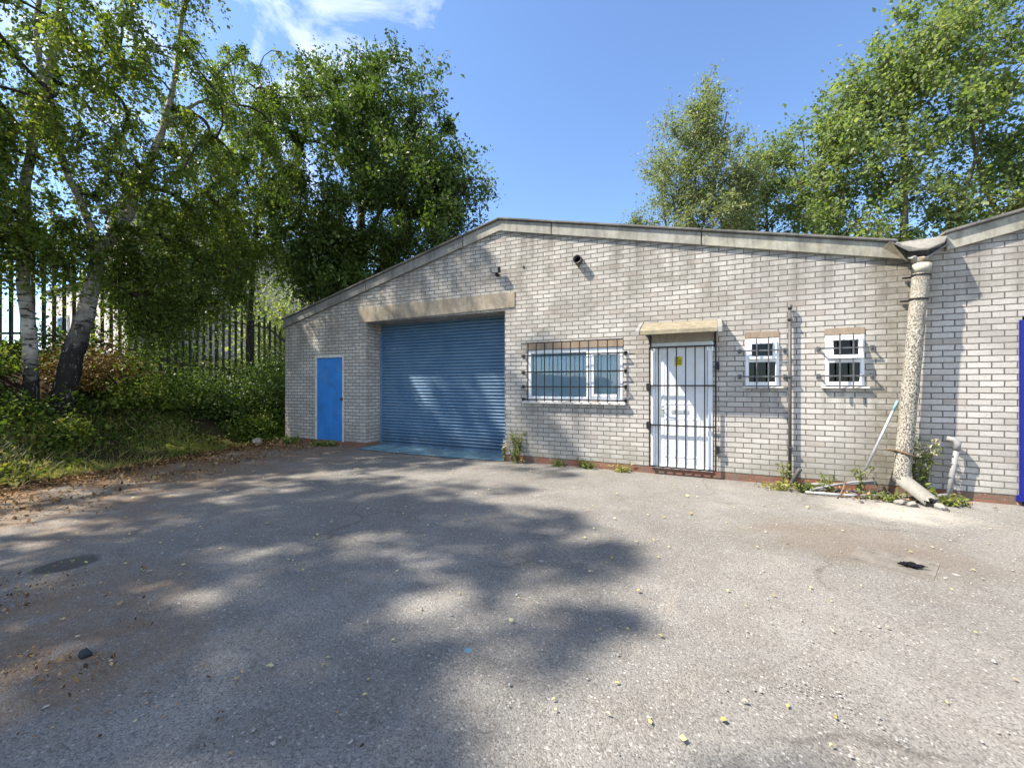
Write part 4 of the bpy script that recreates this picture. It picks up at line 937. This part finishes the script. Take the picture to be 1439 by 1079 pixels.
# big dark tree behind the left eaves
xd, yd = -11.2, 3.7
make_tree('broadleaf_tree', 'big dark dense tree rising behind the left end of the workshop', None,
    [([(xd, yd, 1.4), (xd+0.05, yd, 4.0), (xd+0.2, yd+0.1, 7.0), (xd+0.2, yd+0.2, 10.0), (xd, yd+0.2, 12.2)], 0.24, 0.05),
     ([(xd+0.05, yd, 4.2), (xd+1.6, yd-0.1, 5.6), (xd+3.4, yd-0.2, 6.7), (xd+4.8, yd-0.2, 7.4)], 0.11, 0.03),
     ([(xd+0.15, yd, 6.0), (xd+1.6, yd+0.1, 8.0), (xd+2.8, yd, 9.8)], 0.10, 0.03), ([(xd+0.05, yd, 5.2), (xd-1.4, yd-0.4, 7.0), (xd-2.2, yd-0.5, 9.0)], 0.10, 0.03)],
    [(-10.6, 3.6, 8.0, 3.2, 3.0, 3.6, 1.0), (-8.0, 3.5, 7.0, 2.2, 1.9, 1.9, 0.42), (-9.3, 3.6, 10.2, 1.9, 1.9, 2.1, 0.36), (-11.6, 3.4, 11.2, 1.6, 1.6, 1.7, 0.24), (-10.2, 2.6, 5.0, 1.8, 1.5, 1.6, 0.4), (-6.9, 3.6, 7.3, 1.2, 1.0, 0.7, 0.09), (-11.4, 2.0, 6.2, 1.8, 1.6, 1.8, 0.35)],
    430, 112000, 0.112, M['darkleaf'], M['darkbark'], 14, 'spray', 0.62, 0.52, 0.40, tcen=0.42)
# trees that line the bank further on, outside the left edge of the photograph (they shade the yard)
for i, (x, y, h, sd_, lb) in enumerate(((-10.6, -8.2, 12.0, 21, 'leafy birch on the bank just outside the left edge of view'), (-10.4, -10.9, 12.6, 22, 'second leafy bank tree past the left edge, nearest the camera'))):
    make_tree('bank_tree', lb, None, [([(x, y, Z0(x, y)-0.2), (x, y, 4.5), (x+0.2, y, 8.0), (x+0.2, y+0.1, h-1)], 0.17, 0.04)],
        [(x+0.8, y, 8.3, 2.8, 2.4, 3.3, 1.0), (x+(0.6 if i == 0 else 1.7), y+0.4, 10.0, 2.0, 2.1, 1.9, 0.42)], 150, 26000, 0.105, M['birchleaf'], M['birchbark'], sd_, 'droop', 0.7, 0.75)
# trees behind the units
make_tree('poplar_tree', 'tall airy silvery poplar standing alone above the roof, left of the others', None,
    [([(-0.7, 12, 0), (-0.7, 12, 4.5), (-0.55, 12, 8), (-0.1, 12, 13.2)], 0.20, 0.03), ([(-0.7, 12, 3.6), (-1.3, 12.2, 6.5), (-1.8, 12.2, 10.5)], 0.10, 0.025), ([(-0.65, 12, 4.2), (0.5, 11.8, 7.0), (1.3, 11.8, 10.4)], 0.10, 0.025), ([(-0.6, 12, 5.5), (0.0, 12, 8.5), (0.8, 12.0, 12.6)], 0.08, 0.02)],
    [(-0.7, 12, 10.6, 1.6, 1.6, 2.5, 0.9), (0.5, 12, 8.8, 1.7, 1.7, 2.7, 0.9), (-0.9, 12, 7.0, 1.5, 1.5, 2.0, 0.5), (0.1, 12, 12.6, 0.6, 0.7, 1.6, 0.16), (1.3, 12, 9.8, 0.6, 0.8, 1.6, 0.2)], 260, 40000, 0.105, M['poplarleaf'], M['palebark'], 31, 'upright', 0.85, 0.5, 0.5, tcen=0.48)
make_tree('small_poplar_tree', 'short bushy poplar at the left foot of the tall one', None,
    [([(-2.6, 12.4, 0), (-2.55, 12.4, 5), (-2.5, 12.4, 8.4)], 0.09, 0.02)],
    [(-2.6, 12.4, 7.6, 0.75, 0.8, 1.9, 1.0), (-2.2, 12.4, 5.6, 1.2, 1.2, 1.5, 0.8)], 90, 13000, 0.105, M['poplarleaf'], M['palebark'], 32, 'upright', 0.6, 0.5, 0.6, tcen=0.42)
make_tree('slim_maple_tree', 'slim light green tree in the gap between poplar and big maples', None,
    [([(2.6, 15, 0), (2.6, 15, 6), (2.5, 15, 12.0)], 0.13, 0.025), ([(2.6, 15, 4), (3.5, 15, 7), (4.0, 15, 10)], 0.07, 0.02)],
    [(2.6, 15, 10.6, 1.3, 1.3, 2.4, 1.0), (2.9, 15, 7.0, 2.0, 1.5, 1.8, 0.55), (1.6, 15, 9.2, 0.9, 0.9, 2.0, 0.35), (3.9, 15, 9.6, 1.0, 1.0, 2.2, 0.5)], 150, 18000, 0.125, M['mapleleaf'], M['palebark'], 33, 'spray', 0.7, 0.62, 0.5)
make_tree('maple_tree', 'broad light green maple whose crown fills the gap over the neighbouring roof', 'maples behind the units',
    [([(6.6, 13, 0), (6.6, 13, 4.5), (6.7, 13, 9), (6.6, 13, 14)], 0.24, 0.04), ([(6.6, 13, 4.2), (4.9, 13, 6.8), (4.1, 13, 9.8)], 0.12, 0.03), ([(6.6, 13, 4.6), (8.1, 13, 7.5), (8.9, 13, 11.0)], 0.12, 0.03)],
    [(6.5, 13, 9.6, 2.8, 2.4, 3.2, 1.0), (4.7, 13, 10.6, 1.5, 1.6, 2.6, 0.46), (7.2, 13, 13.2, 2.0, 2.0, 2.0, 0.45), (5.6, 13, 12.5, 1.4, 1.5, 1.6, 0.28), (4.4, 13, 7.2, 1.3, 1.5, 1.8, 0.22), (6.0, 12.6, 6.0, 2.4, 2.0, 1.2, 0.30)], 330, 43000, 0.130, M['mapleleaf'], M['palebark'], 34, 'spray', 0.75, 0.66, 0.42, tcen=0.5)
make_tree('maple_tree', 'tall light green maple at the right edge, highest crown of all', 'maples behind the units',
    [([(10.6, 13.5, 0), (10.6, 13.5, 5), (10.6, 13.5, 10), (10.5, 13.5, 15.5)], 0.26, 0.05), ([(10.6, 13.5, 4.6), (9.1, 13.3, 8.0), (8.5, 13.3, 11.5)], 0.12, 0.03), ([(10.6, 13.5, 5.2), (12.3, 13.5, 8.5), (13.0, 13.5, 12)], 0.12, 0.03)],
    [(10.6, 13.5, 10.6, 3.0, 2.6, 4.0, 1.0), (10.0, 13.5, 14.6, 2.2, 2.2, 2.2, 0.45), (12.4, 13.5, 9.0, 2.0, 2.0, 3.0, 0.45), (9.2, 12.8, 7.4, 1.9, 1.8, 1.8, 0.3)], 330, 43000, 0.130, M['mapleleaf'], M['palebark'], 35, 'spray', 0.75, 0.66, 0.42, tcen=0.5)

# ------------------------------------------------------------------ undergrowth, bushes, grass
rng = np.random.default_rng(77)
def bank_pts(n, y0, y1, s0, s1):
    y = rng.uniform(y0, y1, n); s = rng.uniform(s0, s1, n); x = edge_x(y) - s; return x, y, s
x, y, s = bank_pts(120000, -9.5, 3.2, 0.06, 4.9)
keep = (wob(x*1.3, y*1.3) + rng.normal(0, 0.30, len(x)) > -0.25) & (x < -8.3)
x, y, s = x[keep], y[keep], s[keep]
hump = 0.08 + 0.50*np.clip(wob(x*1.3+3, y*1.3)+0.15, 0, 1.4)*np.clip(s/1.2, 0.15, 1)
z = bank_z(x, y) + hump*rng.uniform(0.1, 1, len(x))
tn = np.clip(0.30 + 0.36*np.clip(1.5-s, -0.5, 0.9) + 0.24*wob(x*1.2, y*1.2) + rng.normal(0, 0.20, len(x)), 0, 1)  # s term darkens leaves up the bank, painting in shade; rest is leaf variation
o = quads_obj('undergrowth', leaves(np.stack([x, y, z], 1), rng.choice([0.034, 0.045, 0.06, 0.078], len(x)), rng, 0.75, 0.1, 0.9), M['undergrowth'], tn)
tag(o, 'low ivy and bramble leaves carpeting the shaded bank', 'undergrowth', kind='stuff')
x, y, s = bank_pts(20000, -9.5, -1.6, 0.02, 2.2)
keep = (wob(x*1.7+1, y*1.7) + rng.normal(0, 0.45, len(x)) > -0.45) & (x < -8.3); x, y, s = x[keep], y[keep], s[keep]
o = quads_obj('grass', blades(np.stack([x, y, bank_z(x, y)], 1), 0.14, 0.010, rng, 1.2), M['grass'], np.clip(0.42+0.12*np.clip(-y-3.2, -1, 1.5)+0.2*wob(x*1.1, y*1.1)+rng.normal(0, 0.22, len(x)), 0, 1))
tag(o, 'long straw tinged grass along the foot of the bank', 'grass', kind='stuff')
# dead and live litter at the edge of the yard
y = rng.uniform(-5.6, 0.0, 12000); x = edge_x(y) + np.abs(rng.normal(0, 1.0, len(y))) - 0.25
k2 = rng.uniform(0, 1, len(x)) < np.clip(0.55+0.5*wob(x*2.2, y*2.2), 0.05, 1); x, y = x[k2], y[k2]
x2 = rng.normal(-3.7, 0.7, 1700); y2 = rng.normal(-6.05, 0.25, 1700); k2 = (wob(x2*3, y2*3) > 0.0); x = np.concatenate([x, x2[k2]]); y = np.concatenate([y, y2[k2]])
x = np.concatenate([x, rng.normal(1.85, 0.5, 420)]); y = np.concatenate([y, -np.abs(rng.normal(0.22, 0.16, 420))-0.03])
z = np.maximum(bank_z(x, y), 0) + rng.uniform(0.016, 0.035, len(x))
o = quads_obj('leaf_litter', leaves(np.stack([x, y, z], 1), np.where(y < -5.4, 0.020, 0.042), rng, 0.55, -0.02, 5.0, 0.15), M['litter'], rng.uniform(0, 1, len(x)))
tag(o, 'brown dead leaves drifted along the edge of the yard', 'leaf litter', kind='stuff')
o.location.z = 0.0
# thin scatter of pale little leaves all over the yard
n = 1300; x = rng.uniform(-8.6, 4.5, n); y = -np.abs(rng.uniform(0.15, 6.6, n)); k2 = rng.uniform(0, 1, n) < np.clip(1.0 - (x+5)/8, 0.14, 1)*np.where((y < -4) & (x > -3), 0.4, 1); x, y = x[k2], y[k2]
V = leaves(np.stack([x, y, np.full(len(x), 0.022)], 1), 0.030, rng, 0.8, -0.02, 6.0, 0.2); V[..., 2] = np.maximum(V[..., 2]-0.022, 0)*0.5 + 0.017
o = quads_obj('scattered_leaves', V, M['yellowleaf'], rng.uniform(0, 1, len(x))); tag(o, 'tiny pale dry leaves scattered thinly across the tarmac', 'leaves', kind='stuff')
# loose chippings
n = 3000; x = rng.uniform(-6, 4.5, n); y = rng.uniform(-6.9, -0.6, n); sz = np.clip(rng.lognormal(-5.35, 0.45, n), 0.0025, 0.014)
cl = np.concatenate([np.stack([rng.normal(0.48, 0.13, 90), rng.normal(-4.68, 0.08, 90)], 1), np.stack([rng.normal(2.2, 0.5, 160), rng.normal(-0.85, 0.25, 160)], 1)])
x = np.concatenate([x, cl[:, 0]]); y = np.concatenate([y, cl[:, 1]]); sz = np.concatenate([sz, np.clip(rng.lognormal(-5.4, 0.4, len(cl)), 0.0025, 0.009)])
n = len(x); a = rng.uniform(0, 6.28, n); G = np.empty((n, 4, 4, 3)); c0 = np.stack([x, y, np.full(n, 0.010)], 1); co = []
for k in range(4):
    an = a + k*np.pi/2 + rng.uniform(-0.3, 0.3, n); co.append(c0 + np.stack([np.cos(an)*sz, np.sin(an)*sz, 0*an], 1)*rng.uniform(0.6, 1.1, (n, 1)))
top = c0 + np.stack([rng.uniform(-.3, .3, n)*sz, rng.uniform(-.3, .3, n)*sz, sz*rng.uniform(0.5, 0.95, n)], 1)
for k in range(4): G[:, k, 0] = co[k]; G[:, k, 1] = co[(k+1) % 4]; G[:, k, 2] = top; G[:, k, 3] = (top+co[k])/2
o = quads_obj('chippings', G.reshape(-1, 4, 3), M['gravelm'], np.zeros(n*4)); tag(o, 'loose pale stone chippings strewn over the worn tarmac', 'gravel', kind='stuff')

def leaf_thing_mesh(tint, curl, wid, sk):
    me = bpy.data.meshes.new('fallen_leaf'); pts = []; n = 7
    prof = [0.0, 0.55, 0.95, 1.0, 0.8, 0.42, 0.0]
    for i in range(n):
        t = i/(n-1); w_ = prof[i]*wid; zc = curl*math.sin(t*3.1)+curl*0.8*t*t
        pts += [(t-0.5, -w_, zc+curl*1.4*prof[i]), (t-0.5, sk*math.sin(t*3.1), zc), (t-0.5, w_*(1+sk), zc+curl*2.2*prof[i]*t)]
    fs = []
    for i in range(n-1): a = i*3; fs += [(a, a+3, a+4, a+1), (a+1, a+4, a+5, a+2)]
    pts += [(-0.5, -0.012, 0.0), (-0.5, 0.012, 0.0), (-0.85, 0.03, 0.08), (-0.85, 0.01, 0.08)]; b = n*3; fs.append((b, b+1, b+2, b+3))
    me.from_pydata(pts, [], fs); me.materials.append(M['yellowleaf'])
    at = me.attributes.new('tint', 'FLOAT', 'POINT'); at.data.foreach_set('value', [tint]*len(pts))
    for p in me.polygons: p.use_smooth = True
    return me
LMS = [leaf_thing_mesh(0.40, 0.05, 0.30, 0.05), leaf_thing_mesh(0.62, 0.12, 0.26, -0.08), leaf_thing_mesh(0.12, 0.09, 0.34, 0.1), leaf_thing_mesh(0.9, 0.18, 0.24, 0.12)]
# measured spots of the larger yellow leaves on the yard
LEAFXY = [(0.16,-4.87),(0.07,-5.02),(0.33,-4.81),(0.45,-4.98),(0.50,-4.80),(-0.38,-4.99),(-0.21,-5.16),(-0.38,-5.20),(-0.62,-5.22),(-0.02,-5.44),(0.98,-4.48),(0.75,-3.64),(0.42,-3.72),(0.14,-3.78),(0.66,-4.05),(0.23,-3.96),(1.55,-3.10),(1.86,-2.62),(1.58,-2.38),(1.05,-2.02),(2.05,-2.95),(2.3,-3.2),(1.0,-3.3),(-0.35,-3.4),
          (-2.33,-4.78),(-1.83,-5.12),(-1.78,-5.45),(-1.75,-5.50),(-1.47,-5.48),(-2.05,-5.75),(-1.52,-4.6),(-2.8,-3.5),(-2.2,-2.9),(-1.7,-3.6),(-0.9,-4.1),(-1.2,-2.4),(-0.4,-2.3),(0.2,-2.2),(-3.2,-2.1),(-3.9,-3.6),(1.35,-4.15),(1.1,-5.0),(0.2,-5.5),(-0.55,-4.6)]
pr = random.Random(6)
for i, (x, y) in enumerate(LEAFXY):
    o = bpy.data.objects.new('fallen_leaf', LMS[pr.choice((0, 0, 1, 2, 3))]); COL.objects.link(o); sc = pr.uniform(0.017, 0.031)
    o.location = (x, y, 0.012); o.rotation_euler = (pr.uniform(-.12, .12), pr.uniform(-.12, .12), pr.uniform(0, 6.28)); o.scale = (sc, sc*pr.uniform(0.8, 1.3), sc)
    tag(o, 'small yellow leaf fallen flat on the tarmac', 'leaf', 'yellow leaves fallen on the tarmac')

def bush(name, label, c, r, n, leaf, mat, seed, cat='bush', group=None, aspect=0.62, stems=9, stem_mat='darkbark', tcen=0.42):
    g = np.random.default_rng(seed); root = thing(name, c, label, cat, group); c = np.array(c, float)
    K = 46; U = g.normal(size=(K, 3)); U[:, 2] = np.abs(U[:, 2]); U /= np.linalg.norm(U, axis=1)[:, None]
    CC = c + U*np.array(r)*g.uniform(0.35, 0.95, (K, 1)); k = g.integers(0, K, n); rad = np.array(r).mean()*0.24
    P = CC[k] + g.normal(0, rad, (n, 3)); P[:, 2] = np.maximum(P[:, 2], c[2]-0.1 + 0*P[:, 2])
    base = g.normal(tcen, 0.14, K)
    quads_obj('foliage', leaves(P, leaf, g, aspect, 0.15, 0.8), mat, np.clip(base[k] + g.normal(0, 0.12, n), 0, 1), root)
    mb = MB()
    for i in range(stems):
        e = CC[g.integers(0, K)]; m_ = (c+e)/2 + g.normal(0, 0.08, 3); b = c + np.array([*g.normal(0, 0.08, 2), -0.1])
        mb.tube([tuple(b), tuple(m_), tuple(e)], [0.016, 0.011, 0.005], 5, False)
    mb.obj('stems', M[stem_mat], root)
    return root
B_ = lambda x, y, dz=0.0: (x, y, Z0(x, y)+dz)
bush('laurel_bush', 'glossy dark evergreen bush filling the corner beside the brick end wall', B_(-11.0, 0.9), (1.0, 1.3, 2.2), 21000, 0.062, M['darkleaf'], 41)
bush('laurel_bush', 'dark evergreen bush in front of the fence, left of the corner bush', B_(-11.4, -0.9, 0.1), (0.7, 0.8, 1.2), 9000, 0.058, M['darkleaf'], 42)
bush('bramble_bush', 'shadowed low bramble heap at the bank foot nearest the brick wall', B_(-10.5, -0.2), (0.6, 0.9, 0.5), 5500, 0.06, M['undergrowth'], 43)
bush('bramble_bush', 'green bramble mound in mid bank to the right of the forked birch', B_(-10.9, -2.3, 0.1), (0.6, 0.8, 0.5), 5500, 0.055, M['undergrowth'], 44)
bush('bracken_clump', 'brown dead bracken clump immediately right of the forked birch', B_(-11.7, -2.9, 0.1), (0.6, 0.9, 0.75), 6500, 0.055, M['deadleaf'], 45, 'bracken')
bush('bramble_bush', 'leafy bramble mound left of the upright birch trunk', B_(-11.6, -4.9, 0.0), (0.7, 0.8, 0.55), 5500, 0.06, M['undergrowth'], 46, tcen=0.6)
bush('bramble_bush', 'light leaved bramble under the two birch trunks', B_(-10.3, -4.0, 0.0), (0.5, 0.7, 0.4), 3000, 0.07, M['undergrowth'], 47, tcen=0.6)
bush('bracken_clump', 'reddish bracken clump at the far left of the bank below the fence', B_(-10.9, -5.35, 0.0), (0.5, 0.6, 0.55), 2600, 0.075, M['deadleaf'], 48, 'bracken')
bush('hedge_shrub', 'sunlit green shrub seen through the fence at the far left', (-18.5, -7.2, 2.1), (1.4, 2.0, 1.9), 7000, 0.12, M['mapleleaf'], 49, tcen=0.55)
bush('hedge_shrub', 'yellow green shrub glimpsed behind the fence near the thin stemmed tree', (-13.6, 2.6, 2.1), (1.0, 1.4, 3.4), 7000, 0.11, M['mapleleaf'], 50, tcen=0.75)

def weed(name, label, x, y, h, n, leaf, seed, mat='weed', spread=0.15, cat='weed', heads=0, tcen=0.4, z=0.0, aspect=0.35):
    g = np.random.default_rng(seed); root = thing(name, (x, y, z), label, cat); mb = MB(); P = []; H = []
    ns = max(3, int(6+spread*20))
    for i in range(ns):
        a = g.uniform(0, 6.28); L_ = spread*g.uniform(0.2, 1.0); hh = h*g.uniform(0.55, 1.0)
        b = np.array([x+g.normal(0, spread*0.2), y+g.normal(0, spread*0.12), z]); e = np.array([x+math.cos(a)*L_, min(y+math.sin(a)*L_*0.6, -0.02), z+hh]); m_ = (b+e)/2+np.array([0, 0, hh*0.12])
        mb.tube([tuple(b), tuple(m_), tuple(e)], [0.005, 0.004, 0.0025], 4, False)
        t = g.uniform(0.08, 1.0, n//ns)[:, None]; P.append(((1-t)**2)*b + 2*t*(1-t)*m_ + t*t*e + g.normal(0, 0.012, (n//ns, 3)))
        H.append(e)
    P = np.concatenate(P); P[:, 2] = np.maximum(P[:, 2], z+0.012)
    V = leaves(P, leaf, g, aspect, 0.15, 0.7); V[..., 2] = np.maximum(V[..., 2], z+0.004); V[..., 1] = np.minimum(V[..., 1], -0.006)
    quads_obj('foliage', V, M[mat], np.clip(g.normal(tcen, 0.2, len(P)), 0, 1), root)
    mb.obj('stems', M['palebark'], root)
    if heads:
        for e in H:
            Q = e + g.normal(0, 0.032, (heads, 3)); Q = np.clip(Q, e-0.03, e+0.03); Q[:, 1] = np.minimum(Q[:, 1], -0.03)
            quads_obj('flower_head', leaves(Q, 0.034, g, 0.8, 0, 0.3), M['cream'], g.uniform(0, 1, len(Q)), root)
    return root
weed('tall_weed', 'tall green weed with creamy flower heads right of the concrete downpipe', 2.42, -0.15, 0.86, 380, 0.075, 61, spread=0.22, heads=34, tcen=0.35, aspect=0.3)
weed('tall_weed', 'pale spiky weed growing at the right foot of the shutter opening', -3.12, -0.12, 0.60, 170, 0.10, 62, spread=0.20, tcen=0.5, aspect=0.22)
weed('yellow_ragwort', 'single yellow flowered weed beside the shutter edge', -3.40, -0.08, 0.46, 40, 0.05, 63, spread=0.05, heads=6, tcen=0.9)
weed('wall_weed', 'low grassy weed under the middle of the barred office window', -2.35, -0.10, 0.09, 110, 0.08, 64, spread=0.22, aspect=0.2)
weed('wall_weed', 'dark tufted weed under the right end of the office window', -1.85, -0.09, 0.14, 150, 0.08, 65, spread=0.20, aspect=0.2, tcen=0.2)
weed('wall_weed', 'straggling straw coloured weed just left of the white door', -1.25, -0.10, 0.10, 150, 0.08, 66, spread=0.22, aspect=0.16, tcen=0.75)
weed('wall_weed', 'yellowing spreading weed in front of the thin upright pipe', 0.93, -0.36, 0.10, 240, 0.055, 67, spread=0.26, tcen=0.8, aspect=0.4)
weed('wall_weed', 'green clump at the foot of the thin upright pipe', 1.20, -0.38, 0.15, 200, 0.055, 68, spread=0.20, aspect=0.4)
weed('wall_weed', 'green weed poking up between the loose conduits', 1.50, -0.24, 0.24, 130, 0.055, 69, spread=0.14, aspect=0.35)
weed('wall_weed', 'reddish green weed at the lower end of the leaning pole', 1.86, -0.17, 0.40, 130, 0.05, 70, spread=0.15, aspect=0.35, tcen=0.5)
weed('wall_weed', 'leafy weed on the left of the snapped pipe shoe', 2.02, -0.44, 0.11, 200, 0.05, 71, spread=0.24, aspect=0.4)
weed('wall_weed', 'low spreading weed between pipe shoe and blue door frame', 2.68, -0.34, 0.10, 280, 0.05, 72, spread=0.32, aspect=0.35, tcen=0.45)
weed('wall_weed', 'small brown tinged weed at the right wall foot by the blue frame', 2.45, -0.28, 0.16, 160, 0.06, 73, spread=0.12, aspect=0.4, tcen=0.5)
weed('wall_weed', 'wispy weed climbing beside the thin upright pipe base', 1.02, -0.10, 0.40, 120, 0.05, 74, spread=0.08, aspect=0.3, tcen=0.6)
weed('wall_weed', 'low leafy strip under the blue side door', -8.2, -0.16, 0.10, 700, 0.05, 75, spread=0.55, aspect=0.6, tcen=0.55)
weed('wall_weed', 'leafy strip at the left corner of the brick wall', -9.3, -0.20, 0.14, 800, 0.055, 76, spread=0.50, aspect=0.6, tcen=0.45)
